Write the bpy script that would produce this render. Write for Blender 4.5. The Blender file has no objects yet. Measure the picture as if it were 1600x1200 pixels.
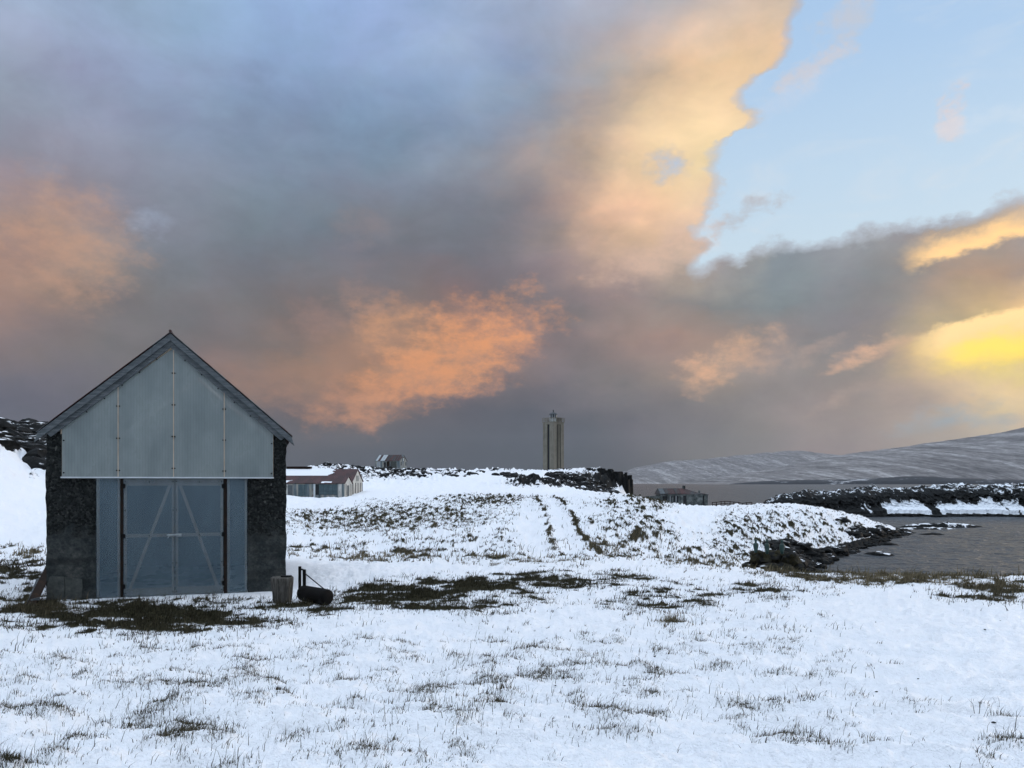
import bpy, bmesh, math, random
import numpy as np
from mathutils import Vector, Matrix, noise as mnoise

random.seed(7)
RNG = np.random.default_rng(11)
S = bpy.context.scene
COL = S.collection
R = math.radians
EYE, FPX, HOR = 5.0, 1200.0, 755.0     # eye height over the sea, focal length and eye level in photo pixels


def s2l(c):
    return tuple(((v / 255) / 12.92 if v / 255 <= .04045 else ((v / 255 + .055) / 1.055) ** 2.4) for v in c)


def P(px, py, d):                       # photo pixel + distance -> world point
    return Vector(((px - 800) / FPX * d, d, EYE - (py - HOR) / FPX * d))


# ------------------------------------------------------------------ node helper
class NT:
    def __init__(self, tree):
        self.t = tree
        self.n = tree.nodes
        self.n.clear()

    def new(self, typ, **kw):
        nd = self.n.new(typ)
        for k, v in kw.items():
            setattr(nd, k, v)
        return nd

    def put(self, sock, v):
        if isinstance(v, bpy.types.NodeSocket):
            self.t.links.new(v, sock)
        elif v is not None:
            if isinstance(v, (tuple, list)) and len(v) == 3 and sock.type == 'RGBA':
                v = (*v, 1)
            sock.default_value = v

    def m(self, op, a, b=None, c=None, clamp=False):
        nd = self.new('ShaderNodeMath', operation=op, use_clamp=clamp)
        for i, v in enumerate((a, b, c)):
            if v is not None:
                self.put(nd.inputs[i], v)
        return nd.outputs[0]

    def vm(self, op, a, b=None):
        nd = self.new('ShaderNodeVectorMath', operation=op)
        self.put(nd.inputs[0], a)
        if b is not None:
            self.put(nd.inputs[1], b)
        return nd.outputs[0]

    def mr(self, v, a, b, c=0.0, d=1.0, smooth=True):
        nd = self.new('ShaderNodeMapRange', interpolation_type='SMOOTHSTEP' if smooth else 'LINEAR')
        for i, q in enumerate((v, a, b, c, d)):
            self.put(nd.inputs[i], q)
        return nd.outputs[0]

    def mix(self, f, a, b, blend='MIX'):
        nd = self.new('ShaderNodeMix', data_type='RGBA', blend_type=blend)
        self.put(nd.inputs[0], f)
        self.put(nd.inputs[6], a)
        self.put(nd.inputs[7], b)
        return nd.outputs[2]

    def noise(self, vec, scale, detail=4.0, rough=.55, dist=0.0, col=False):
        nd = self.new('ShaderNodeTexNoise')
        self.put(nd.inputs['Vector'], vec)
        nd.inputs['Scale'].default_value = scale
        nd.inputs['Detail'].default_value = detail
        nd.inputs['Roughness'].default_value = rough
        nd.inputs['Distortion'].default_value = dist
        return nd.outputs['Color' if col else 'Fac']

    def ramp(self, f, stops, interp='LINEAR'):
        nd = self.new('ShaderNodeValToRGB')
        cr = nd.color_ramp
        cr.interpolation = interp
        while len(cr.elements) < len(stops):
            cr.elements.new(0.5)
        for i, (p, c) in enumerate(stops):
            cr.elements[i].position = p
            cr.elements[i].color = (*c, 1) if len(c) == 3 else c
        self.put(nd.inputs[0], f)
        return nd.outputs[0]

    def curve(self, f, pts):            # pts in 0..1
        nd = self.new('ShaderNodeFloatCurve')
        cv = nd.mapping.curves[0]
        nd.mapping.use_clip = False
        while len(cv.points) < len(pts):
            cv.points.new(0.5, 0.5)
        for p, (x, y) in zip(cv.points, pts):
            p.location = (x, y)
            p.handle_type = 'AUTO_CLAMPED'
        nd.mapping.update()
        self.put(nd.inputs['Value'], f)
        return nd.outputs[0]

    def bump(self, h, strength=.5, dist=.02, nrm=None):
        nd = self.new('ShaderNodeBump')
        nd.inputs['Strength'].default_value = strength
        nd.inputs['Distance'].default_value = dist
        self.put(nd.inputs['Height'], h)
        if nrm is not None:
            self.put(nd.inputs['Normal'], nrm)
        return nd.outputs[0]

    def pbr(self, col, rough=.7, nrm=None, metal=0.0, spec=.5):
        nd = self.new('ShaderNodeBsdfPrincipled')
        self.put(nd.inputs['Base Color'], col)
        self.put(nd.inputs['Roughness'], rough)
        self.put(nd.inputs['Metallic'], metal)
        self.put(nd.inputs['Specular IOR Level'], spec)
        if nrm is not None:
            self.put(nd.inputs['Normal'], nrm)
        return nd.outputs[0]

    def out(self, sh, vol=None, kind='ShaderNodeOutputMaterial'):
        nd = self.new(kind)
        if sh is not None:
            self.t.links.new(sh, nd.inputs['Surface'])
        if vol is not None:
            self.t.links.new(vol, nd.inputs['Volume'])


# ------------------------------------------------------------------ camera
cam = bpy.data.cameras.new('camera')
cam.sensor_width = 36
cam.lens = 27.0
cam.shift_y = (HOR - 600) / 1600
cam.clip_start = .05
cam.clip_end = 60000
camo = bpy.data.objects.new('camera', cam)
camo.location = (0, 0, EYE)
camo.rotation_euler = (R(90), 0, 0)
COL.objects.link(camo)
S.camera = camo

# ------------------------------------------------------------------ sun and sky
SUN_AZ, SUN_EL = R(58), R(8)
sun = bpy.data.lights.new('sun', 'SUN')
sun.energy = 1.5
sun.angle = R(15)
sun.color = (1.0, .84, .70)
suno = bpy.data.objects.new('sun', sun)
sd = Vector((math.sin(SUN_AZ) * math.cos(SUN_EL), math.cos(SUN_AZ) * math.cos(SUN_EL), math.sin(SUN_EL)))
suno.rotation_euler = (-sd).to_track_quat('-Z', 'Y').to_euler()
suno.location = sd * 50
COL.objects.link(suno)

S.view_settings.view_transform = 'Standard'
S.view_settings.look = 'None'
S.view_settings.exposure = 0
S.view_settings.gamma = 1
S.view_settings.use_curve_mapping = False

# cloud colours (sRGB) read off the photograph: rows = pixel height, columns = pixel x
CX = [0, 100, 200, 300, 400, 500, 600, 700, 800, 900, 1000, 1100, 1200, 1300, 1400, 1500, 1600]
CT = {
 0: [(160,180,205),(165,185,212),(162,186,218),(158,185,220),(152,180,217),(152,180,220),(155,180,220),(160,182,215),(165,180,208),(172,180,200),(168,172,188),(185,174,174),(205,188,180),(205,190,185),(205,190,185),(205,190,185),(205,190,185)],
 100:[(150,160,180),(148,160,184),(150,165,192),(145,165,195),(140,165,198),(138,166,200),(142,168,206),(148,170,206),(150,168,198),(155,160,172),(198,172,152),(255,215,172),(255,215,172),(225,200,185),(205,190,185),(205,190,185),(205,190,185)],
 200:[(145,150,165),(142,150,168),(140,150,172),(136,150,175),(132,150,177),(126,147,174),(126,146,172),(136,150,174),(140,150,166),(194,168,148),(255,222,180),(255,230,180),(255,218,180),(205,190,185),(205,190,185),(205,190,185),(205,190,185)],
 300:[(142,140,150),(150,142,148),(140,144,157),(130,140,157),(125,138,156),(118,130,148),(118,128,142),(122,130,145),(128,132,143),(170,152,142),(248,205,164),(252,212,175),(205,195,190),(205,190,185),(205,190,185),(205,190,185),(205,190,185)],
 360:[(165,138,126),(172,142,126),(130,133,143),(124,134,148),(118,130,146),(122,124,134),(126,122,128),(118,122,132),(120,122,132),(160,144,135),(225,185,152),(235,202,175),(150,158,168),(150,155,162),(150,152,160),(150,148,152),(140,140,148)],
 420:[(172,136,120),(146,126,118),(116,117,123),(118,118,124),(116,118,127),(112,114,122),(112,112,120),(113,114,121),(115,116,123),(132,127,130),(195,170,150),(152,152,156),(136,146,156),(140,146,152),(175,158,148),(215,172,132),(165,150,142)],
 480:[(150,122,114),(126,115,114),(118,112,115),(115,110,113),(116,110,111),(124,112,109),(130,115,109),(132,114,110),(122,114,115),(126,119,121),(150,136,131),(140,138,140),(130,135,140),(130,132,138),(135,135,140),(160,150,145),(250,205,150)],
 540:[(132,114,112),(114,108,112),(112,108,112),(120,108,108),(128,110,104),(150,120,105),(172,132,108),(182,138,112),(150,124,115),(125,115,115),(160,134,125),(180,147,128),(160,145,136),(138,135,138),(165,150,140),(255,222,110),(255,235,110)],
 590:[(112,105,112),(108,104,112),(112,108,112),(128,110,104),(152,120,102),(172,130,104),(182,136,106),(160,128,112),(126,114,113),(125,118,118),(132,124,122),(150,136,130),(145,138,138),(152,144,140),(182,162,145),(252,218,165),(255,225,165)],
 640:[(100,100,112),(102,102,112),(108,104,110),(112,104,106),(112,102,100),(138,112,100),(120,107,103),(107,101,105),(96,98,105),(99,100,105),(110,106,108),(126,120,120),(142,133,130),(160,148,142),(172,158,148),(218,194,172),(235,205,172)],
 690:[(90,92,102),(90,92,102),(90,90,99),(90,89,96),(92,90,95),(92,90,95),(85,88,95),(83,89,96),(82,90,98),(84,91,98),(105,102,105),(130,124,122),(146,138,132),(165,152,145),(180,165,152),(212,192,175),(222,200,178)],
 740:[(80,82,90),(80,82,90),(80,82,90),(80,82,90),(80,82,90),(80,82,90),(78,82,90),(76,83,91),(76,85,92),(78,85,92),(95,95,98),(120,116,115),(150,141,135),(165,152,143),(175,162,150),(185,170,157),(195,178,160)],
}
ROWS = sorted(CT)
TAB = np.array([[s2l(c) for c in CT[r]] for r in ROWS])
TAB[-2:, :11] *= .78; TAB[-3, :10] *= .9       # the dark shower curtain low over the sea


def cloud_col(az, el):                 # bilinear lookup, radians
    px = 800 + FPX * math.tan(max(-.6, min(.6, az)))
    py = HOR - FPX * math.tan(el) / math.cos(max(-.6, min(.6, az)))
    fx = np.interp(px, CX, range(len(CX)))
    fy = np.interp(py, ROWS, range(len(ROWS)))
    i, j = int(min(fx, len(CX) - 1.001)), int(min(fy, len(ROWS) - 1.001))
    a, b = fx - i, fy - j
    c = (TAB[j, i] * (1 - a) + TAB[j, i + 1] * a) * (1 - b) + (TAB[j + 1, i] * (1 - a) + TAB[j + 1, i + 1] * a) * b
    return c


W = bpy.data.worlds.new('World')
S.world = W
W.use_nodes = True
k = NT(W.node_tree)
D = k.new('ShaderNodeTexCoord').outputs['Generated']
# broad and fine distortion of the direction, so that cloud shapes billow
Ds = k.vm('MULTIPLY', D, (1, 1, 1.7))
w1 = k.vm('SUBTRACT', k.noise(Ds, 4.5, 5, .58, col=True), (.5, .5, .5))
w2 = k.vm('SUBTRACT', k.noise(Ds, 17, 5, .62, col=True), (.5, .5, .5))
sx = k.new('ShaderNodeSeparateXYZ'); k.put(sx.inputs[0], D)
a1 = k.new('ShaderNodeSeparateXYZ'); k.put(a1.inputs[0], w1)
a2 = k.new('ShaderNodeSeparateXYZ'); k.put(a2.inputs[0], w2)
az0 = k.m('ARCTAN2', sx.outputs[0], sx.outputs[1])
el0 = k.m('ARCSINE', sx.outputs[2])
fadeh = k.mr(el0, 0.0, .10)            # less billowing right over the horizon
wa = k.m('MULTIPLY', k.m('ADD', k.m('MULTIPLY', a1.outputs[0], .17), k.m('MULTIPLY', a2.outputs[0], .05)), fadeh)
we = k.m('MULTIPLY', k.m('ADD', k.m('MULTIPLY', a1.outputs[1], .11), k.m('MULTIPLY', a2.outputs[1], .035)), fadeh)
az = k.m('ADD', az0, wa)
el = k.m('ADD', el0, we)
EZ = (1.44, 1.65, 1.95)                 # bright sky overhead, out of the frame
HZ = (.20, .20, .22)
AZS = [-180, -90, -60, -44] + list(np.linspace(-35, 35, 22)) + [44, 60, 90, 180]
ELS = [-4, .8, 2.4, 4.2, 6.2, 8.2, 10.4, 13, 16, 19.5, 23.5, 28, 33]
azn = k.m('MULTIPLY_ADD', az, 1 / (2 * math.pi), .5)
col = None
prev = None
for e in ELS:
    stops = []
    for a in AZS:
        c = np.array(cloud_col(R(a), R(e)))
        g = min(1, max(0, (abs(a) - 36) / 54))
        g = g * g * (3 - 2 * g)
        gen = np.array(HZ) * (1 - max(0, e) / 33) + np.array((.42, .50, .64)) * max(0, e) / 33
        stops.append(((a + 180) / 360, tuple((c * (1 - g) + gen * g) * .5)))
    rc = k.ramp(azn, stops, 'B_SPLINE' if False else 'LINEAR')
    col = rc if col is None else k.mix(k.mr(el, R(prev), R(e), smooth=False), col, rc)
    prev = e
top = tuple(v * .5 for v in EZ)   # ramps and this are halved, then doubled below
col = k.mix(k.mr(el, R(33), R(55)), col, top)
col = k.vm('SCALE', col); col.node.inputs['Scale'].default_value = 2.0
# light and dark billows inside the clouds
nb = k.noise(Ds, 9, 6, .6, .3)
col = k.vm('MULTIPLY', col, k.vm('ADD', k.vm('MULTIPLY', w1, (.28, .26, .22)), (1, 1, 1)))
g1 = k.mr(nb, .25, .75, .84, 1.16, smooth=False)
cs = k.new('ShaderNodeVectorMath', operation='SCALE'); k.put(cs.inputs[0], col); k.put(cs.inputs['Scale'], g1)
col = cs.outputs[0]


def ae(px, py):
    a = math.atan((px - 800) / FPX)
    return a, math.atan((HOR - py) / FPX * math.cos(a))


# clear blue opening at the right: left edge = azimuth over elevation, lower edge = elevation over azimuth
LE = [(1255,-60),(1240,5),(1230,30),(1222,65),(1203,100),(1166,128),(1160,150),(1186,176),(1180,192),(1150,206),(1115,220),(1112,250),(1126,280),(1116,312),(1090,340),(1078,365),(1105,380),(1085,400),(1080,440)]
BE = [(1060,430),(1100,424),(1130,412),(1155,413),(1172,396),(1215,381),(1262,390),(1330,376),(1400,362),(1480,348),(1540,330),(1600,312),(1700,290)]
fw = .62
azf = k.m('ADD', az0, k.m('MULTIPLY', k.m('ADD', k.m('MULTIPLY', a1.outputs[2], .05), k.m('MULTIPLY', a2.outputs[0], .085)), fw))
elf = k.m('ADD', el0, k.m('MULTIPLY', k.m('ADD', k.m('MULTIPLY', a1.outputs[1], .04), k.m('MULTIPLY', a2.outputs[1], .075)), fw))
pts = sorted([(ae(x, y)[1], ae(x, y)[0]) for x, y in LE])
le = k.curve(elf, [(e, a) for e, a in pts] + [(.9, .55)])
pts = sorted([ae(x, y) for x, y in BE])
be = k.curve(azf, pts + [(.9, .33), (1.0, .33)])
soft = .011
mL = k.mr(k.m('SUBTRACT', azf, le), -soft, soft * 1.2)
mB = k.mr(k.m('SUBTRACT', elf, be), -soft * .8, soft)
mR = k.mr(az0, 1.1, 1.6, 1, 0)
mU = k.mr(el0, .75, 1.0, 1, 0)
clear = k.m('MULTIPLY', k.m('MULTIPLY', mL, mB), k.m('MULTIPLY', mR, mU))
# the sky behind the clouds: a low-sun Nishita sky, with thin high haze
sky = k.new('ShaderNodeTexSky', sky_type='NISHITA')
sky.sun_disc = False
sky.sun_elevation = SUN_EL
sky.sun_rotation = SUN_AZ
sky.altitude = 0
sky.air_density = 1.0
sky.dust_density = .6
sky.ozone_density = 2.0
skyc = k.vm('SCALE', sky.outputs[0]); skyc.node.inputs['Scale'].default_value = .12
clr = k.ramp(el0, [(.28, (.76, .92, 1.04)), (.36, (.68, .87, 1.05)), (.48, (.54, .76, 1.04)), (.60, (.47, .70, 1.03)), (1.0, (.47, .70, 1.03))])
skyc = k.mix(.75, skyc, clr)
wis = k.mr(k.noise(k.vm('MULTIPLY', D, (3, 3, 9)), 2.2, 6, .62, .6), .5, .78)
skyc = k.mix(k.m('MULTIPLY', wis, .35), skyc, (.86, .84, .84))
# small clouds as warped ellipses; TL = coordinates turned along the rising cloud streets
cb = k.new('ShaderNodeCombineXYZ'); k.put(cb.inputs[0], azf); k.put(cb.inputs[1], elf)
TILT = .38
rt = k.new('ShaderNodeVectorRotate', rotation_type='Z_AXIS'); k.put(rt.inputs['Vector'], cb.outputs[0]); rt.inputs['Angle'].default_value = -TILT
FLAT, TL = cb.outputs[0], rt.outputs[0]
rag = k.mr(k.noise(Ds, 26, 5, .68), .2, .8, -2.6, 2.6, smooth=False)     # ragged, wispy outlines


def blob(base, px, py, rx, ry, c, amt, tilt=False, r0=-2.6, r1=3.2):
    a, e = ae(px, py)
    if tilt:
        a, e = a * math.cos(-TILT) - e * math.sin(-TILT), a * math.sin(-TILT) + e * math.cos(-TILT)
    fx_, fy_ = FPX / rx * .92, FPX / ry * .92
    nd = k.new('ShaderNodeVectorMath', operation='MULTIPLY_ADD')
    k.put(nd.inputs[0], TL if tilt else FLAT); nd.inputs[1].default_value = (fx_, fy_, 0); nd.inputs[2].default_value = (-a * fx_, -e * fy_, 0)
    dt = k.new('ShaderNodeVectorMath', operation='DOT_PRODUCT'); k.put(dt.inputs[0], nd.outputs[0]); k.put(dt.inputs[1], nd.outputs[0])
    return k.mix(k.mr(k.m('ADD', dt.outputs['Value'], rag), r0, r1, amt, 0), base, s2l(c))


for (px, py, rx, ry, c, amt, tl) in [
    (1490, 176, 17, 26, (238, 215, 208), .85, False), (1168, 335, 42, 13, (190, 190, 196), .8, True),
    (1322, 22, 38, 18, (205, 205, 212), .7, True), (1268, 106, 42, 12, (222, 210, 208), .65, True),
    (1240, 150, 60, 10, (205, 218, 238), .5, True), (1560, 180, 60, 12, (215, 230, 245), .5, False)]:
    skyc = blob(skyc, px, py, rx, ry, c, amt, tl, -.9, 2.2)
# grey rim right on the cloud edge
rim = k.m('MULTIPLY', clear, k.m('SUBTRACT', 1.0, clear))
col = k.mix(clear, col, skyc)
col = k.mix(k.m('MULTIPLY', rim, 1.1), col, s2l((176, 172, 182)))


def streak(curve_px, up, down, color, amt, tail=(.12, .4)):
    """a lit cloud edge along a line: fades by `up` px above and `down` px below it"""
    global col
    cp = [ae(x, y) for x, y in curve_px]
    lo, hi = cp[0][0], cp[-1][0]
    c = k.curve(azf, cp + [(cp[-1][0] + .2, cp[-1][1] + .02)])
    t = k.m('SUBTRACT', elf, c)
    f = k.m('MULTIPLY', k.mr(t, -down / FPX, 0, 0, 1), k.mr(t, 0, up / FPX, 1, 0))
    f = k.m('MULTIPLY', f, k.mr(azf, lo, lo + .05))
    f = k.m('MULTIPLY', f, k.mr(azf, hi + tail[0], hi + tail[1], 1, 0))
    col = k.mix(k.m('MULTIPLY', f, amt), col, color)


streak([(1395, 418), (1450, 404), (1520, 385), (1600, 362)], 42, 13, (1.25, .80, .36), 1.0)
streak([(1410, 530), (1450, 520), (1520, 505), (1600, 486)], 12, 70, (1.3, .92, .42), .95)
streak([(1450, 556), (1500, 549), (1560, 545), (1600, 543)], 26, 34, (1.35, 1.0, .16), .9)
for (px, py, rx, ry, c, amt, tl) in [
    (735, 545, 95, 44, (252, 172, 114), .95, True), (650, 583, 105, 34, (228, 155, 104), .9, True), (608, 512, 42, 28, (222, 162, 118), .8, False),
    (572, 470, 34, 18, (172, 140, 127), .55, False), (510, 500, 36, 20, (170, 136, 122), .55, False), (577, 636, 22, 32, (222, 155, 110), .75, False),
    (505, 630, 48, 22, (192, 142, 112), .55, False), (430, 590, 70, 26, (172, 132, 108), .45, True),
    (1104, 580, 26, 20, (240, 188, 150), .80, True), (1150, 552, 44, 18, (242, 190, 150), .75, True), (1203, 556, 28, 13, (208, 174, 152), .55, True),
    (1326, 561, 24, 9, (242, 192, 158), .85, True), (1378, 547, 32, 10, (236, 192, 158), .75, True), (1268, 553, 32, 8, (204, 174, 158), .55, True),
    (1312, 625, 30, 7, (206, 178, 162), .45, True), (1465, 655, 44, 9, (168, 186, 196), .75, True), (1548, 652, 30, 7, (170, 188, 198), .65, False),
    (1028, 398, 66, 20, (240, 202, 178), .65, True), (1046, 258, 24, 14, (176, 182, 196), .85, False), (1046, 259, 17, 9, (186, 210, 236), .95, False),
    (105, 375, 56, 46, (212, 166, 134), .6, False), (45, 425, 60, 40, (190, 146, 124), .35, True), (232, 345, 22, 13, (165, 180, 205), .60, False), (570, 355, 34, 20, (150, 136, 134), .5, False)]:
    col = blob(col, px, py, rx, ry, c, amt, tl)
bg = k.new('ShaderNodeBackground')
k.put(bg.inputs[0], col)
bg.inputs[1].default_value = 1.0
k.out(bg.outputs[0], kind='ShaderNodeOutputWorld')
W.cycles.sampling_method = 'NONE'

S.cycles.use_denoising = True
S.cycles.max_bounces = 5
S.cycles.diffuse_bounces = 2
S.cycles.glossy_bounces = 3
S.cycles.transparent_max_bounces = 12
S.cycles.volume_bounces = 1
S.cycles.use_adaptive_sampling = True
#STRUCTURE
# ------------------------------------------------------------------ mesh helpers
def tag(o, label=None, cat=None, group=None, kind=None):
    for n_, v in (('label', label), ('category', cat), ('group', group), ('kind', kind)):
        if v:
            o[n_] = v
    return o


def empty(name, loc, rz=0.0, **kw):
    o = bpy.data.objects.new(name, None)
    o.empty_display_size = .3
    o.location = loc
    o.rotation_euler = (0, 0, rz)
    COL.objects.link(o)
    return tag(o, **kw)


def link(name, me, mat, parent=None, **kw):
    o = bpy.data.objects.new(name, me)
    if mat is not None and not me.materials:
        me.materials.append(mat)
    COL.objects.link(o)
    o.parent = parent
    return tag(o, **kw)


class MB:
    def __init__(self):
        self.v, self.f = [], []

    def poly(self, pts, faces):
        b = len(self.v)
        self.v += [tuple(p) for p in pts]
        self.f += [tuple(i + b for i in q) for q in faces]
        return self

    def box(self, x0, x1, y0, y1, z0, z1):
        return self.poly([(x0, y0, z0), (x1, y0, z0), (x1, y1, z0), (x0, y1, z0), (x0, y0, z1), (x1, y0, z1), (x1, y1, z1), (x0, y1, z1)],
                         [(0, 3, 2, 1), (4, 5, 6, 7), (0, 1, 5, 4), (1, 2, 6, 5), (2, 3, 7, 6), (3, 0, 4, 7)])

    def prism(self, poly, y0, y1):      # polygon in x,z (counter-clockwise seen from -y), extruded along y
        n = len(poly)
        pts = [(x, y0, z) for x, z in poly] + [(x, y1, z) for x, z in poly]
        fs = [tuple(range(n)), tuple(range(2 * n - 1, n - 1, -1))]
        fs += [(i, i + n, (i + 1) % n + n, (i + 1) % n) for i in range(n)]
        return self.poly(pts, fs)

    def tube(self, p0, p1, r0, r1=None, n=8, twist=0.0):
        p0, p1 = Vector(p0), Vector(p1)
        r1 = r0 if r1 is None else r1
        q = (p1 - p0).to_track_quat('Z', 'Y')
        pts = []
        for p, r in ((p0, r0), (p1, r1)):
            for i in range(n):
                a = 2 * math.pi * i / n + twist
                pts.append(p + q @ Vector((r * math.cos(a), r * math.sin(a), 0)))
        fs = [(i, (i + 1) % n, (i + 1) % n + n, i + n) for i in range(n)] + [tuple(range(n - 1, -1, -1)), tuple(range(n, 2 * n))]
        return self.poly(pts, fs)

    def beam(self, p0, p1, w, t, up=(0, 0, 1)):   # rectangular bar: w along `up`-ish, t across
        p0, p1 = Vector(p0), Vector(p1)
        d = (p1 - p0).normalized()
        s = d.cross(Vector(up)).normalized()
        u = s.cross(d).normalized()
        pts = []
        for p in (p0, p1):
            for a, b in ((-1, -1), (1, -1), (1, 1), (-1, 1)):
                pts.append(p + s * (a * t / 2) + u * (b * w / 2))
        return self.poly(pts, [(0, 1, 2, 3), (7, 6, 5, 4), (0, 4, 5, 1), (1, 5, 6, 2), (2, 6, 7, 3), (3, 7, 4, 0)])

    def lathe(self, prof, n=16, c=(0, 0, 0)):
        pts, fs = [], []
        for r, z in prof:
            for i in range(n):
                a = 2 * math.pi * i / n
                pts.append((c[0] + r * math.cos(a), c[1] + r * math.sin(a), c[2] + z))
        for j in range(len(prof) - 1):
            for i in range(n):
                fs.append((j * n + i, j * n + (i + 1) % n, (j + 1) * n + (i + 1) % n, (j + 1) * n + i))
        fs.append(tuple(range(n - 1, -1, -1)))
        fs.append(tuple(range((len(prof) - 1) * n, len(prof) * n)))
        return self.poly(pts, fs)

    def build(self, name, mat, parent=None, smooth=False, bevel=0, **kw):
        me = bpy.data.meshes.new(name)
        me.from_pydata(self.v, [], self.f)
        bm = bmesh.new(); bm.from_mesh(me)
        bmesh.ops.recalc_face_normals(bm, faces=bm.faces)
        bm.to_mesh(me); bm.free()
        if smooth:
            me.polygons.foreach_set('use_smooth', [True] * len(me.polygons))
        o = link(name, me, mat, parent, **kw)
        if bevel:
            md = o.modifiers.new('bevel', 'BEVEL'); md.width = bevel; md.segments = 1; md.limit_method = 'ANGLE'
        return o


def np_mesh(name, V, F, mat, parent=None, smooth=True, attrs=None, **kw):
    V = np.asarray(V, np.float32); F = np.asarray(F, np.int32)
    me = bpy.data.meshes.new(name)
    me.vertices.add(len(V)); me.vertices.foreach_set('co', V.ravel())
    n = F.shape[1]
    me.loops.add(F.size); me.loops.foreach_set('vertex_index', F.ravel())
    me.polygons.add(len(F))
    me.polygons.foreach_set('loop_start', np.arange(0, F.size, n, dtype=np.int32))
    me.polygons.foreach_set('loop_total', np.full(len(F), n, np.int32))
    me.update(calc_edges=True)
    me.polygons.foreach_set('use_smooth', np.full(len(F), smooth))
    for an, av in (attrs or {}).items():
        av = np.asarray(av, np.float32)
        if av.ndim == 1:
            me.attributes.new(an, 'FLOAT', 'POINT').data.foreach_set('value', av)
        else:
            me.attributes.new(an, 'FLOAT_COLOR', 'POINT').data.foreach_set('color', np.c_[av, np.ones(len(av), np.float32)].astype(np.float32).ravel())
    return link(name, me, mat, parent, **kw)


def grid_faces(nr, nc, wrap=False):
    i = np.arange(nr - 1)[:, None] * nc
    j = np.arange(nc if wrap else nc - 1)[None, :]
    j2 = (j + 1) % nc
    return np.stack([i + j, i + j2, i + nc + j2, i + nc + j], -1).reshape(-1, 4)


PERM = RNG.permutation(512).astype(np.int64)
GA = RNG.uniform(0, 2 * np.pi, 512)


def perlin(x, y):
    xi = np.floor(x).astype(np.int64); yi = np.floor(y).astype(np.int64)
    xf = x - xi; yf = y - yi
    u = xf * xf * xf * (xf * (xf * 6 - 15) + 10); v = yf * yf * yf * (yf * (yf * 6 - 15) + 10)

    def g(a, b, dx, dy):
        h = GA[(PERM[(PERM[a & 511] + b) & 511])]
        return np.cos(h) * dx + np.sin(h) * dy
    n00 = g(xi, yi, xf, yf); n10 = g(xi + 1, yi, xf - 1, yf)
    n01 = g(xi, yi + 1, xf, yf - 1); n11 = g(xi + 1, yi + 1, xf - 1, yf - 1)
    return (n00 * (1 - u) + n10 * u) * (1 - v) + (n01 * (1 - u) + n11 * u) * v


def fbm(x, y, oct=4, gain=.5):
    s = np.zeros_like(x); a = 1.0
    for o in range(oct):
        s += a * perlin(x * 2 ** o + 17.3 * o, y * 2 ** o - 9.1 * o)
        a *= gain
    return s * 1.5


def sstep(a, b, x):
    t = np.clip((x - a) / (b - a), 0, 1)
    return t * t * (3 - 2 * t)


# ------------------------------------------------------------------ materials
MATS = {}


def material(name):
    def deco(fn):
        m_ = bpy.data.materials.new(name)
        m_.use_nodes = True
        fn(NT(m_.node_tree))
        MATS[name] = m_
        return fn
    return deco


def objc(k_):
    return k_.new('ShaderNodeTexCoord').outputs['Object']


def attr(k_, n_, col=False):
    a = k_.new('ShaderNodeAttribute', attribute_name=n_)
    return a.outputs['Color' if col else 'Fac']


def upz(k_):
    g = k_.new('ShaderNodeNewGeometry')
    s_ = k_.new('ShaderNodeSeparateXYZ'); k_.put(s_.inputs[0], g.outputs['Normal'])
    return s_.outputs[2]


@material('ground')
def _(q):
    c = objc(q)
    n1 = q.noise(c, 14, 4, .65); n2 = q.noise(c, 60, 2, .6); n3 = q.noise(c, 1.1, 2, .5)
    b = q.m('ADD', attr(q, 'bare'), q.m('ADD', q.m('MULTIPLY', q.m('SUBTRACT', n1, .5), .55), q.m('MULTIPLY', q.m('SUBTRACT', n2, .5), .35)))
    bf = q.mr(b, .44, .58)
    snow = q.mix(n3, (.83, .86, .90), (.88, .89, .91))
    turf = q.ramp(n1, [(.25, (.012, .012, .007)), (.5, (.026, .025, .013)), (.68, (.046, .039, .019)), (.85, (.085, .068, .036))])
    rk = q.ramp(q.noise(c, 2.3, 5, .68), [(.3, (.005, .006, .0065)), (.55, (.013, .014, .014)), (.75, (.032, .031, .029))])
    rk_f = q.mr(q.m('ADD', attr(q, 'rock'), q.m('ADD', q.m('MULTIPLY', q.m('SUBTRACT', q.noise(c, 1.0, 5, .68), .5), 1.1), q.m('MULTIPLY', q.m('SUBTRACT', n1, .5), .2))), .47, .55)
    dark = q.mix(rk_f, turf, rk)
    f = q.m('MAXIMUM', bf, rk_f)
    colr = q.mix(f, snow, dark)
    h = q.m('ADD', q.m('ADD', q.m('MULTIPLY', n2, .35), n1), q.m('MULTIPLY', q.noise(c, 4.2, 2, .5), 1.9))
    nrm = q.bump(h, .8, .055)
    nrm = q.bump(f, .5, .05, nrm) if False else nrm
    q.out(q.pbr(colr, q.mr(f, 0, 1, .62, .9), nrm, spec=q.mr(f, 0, 1, .3, .08)))


@material('grass_blade')
def _(q):
    q.out(q.pbr(attr(q, 'tint', True), .8, spec=.12))


@material('rock')
def _(q):
    c = objc(q)
    n = q.noise(c, 3.0, 9, .68)
    rk = q.ramp(n, [(.3, (.005, .006, .0065)), (.55, (.014, .015, .015)), (.75, (.034, .033, .030))])
    q.out(q.pbr(rk, .8, q.bump(n, .7, .08), spec=.10))


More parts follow.
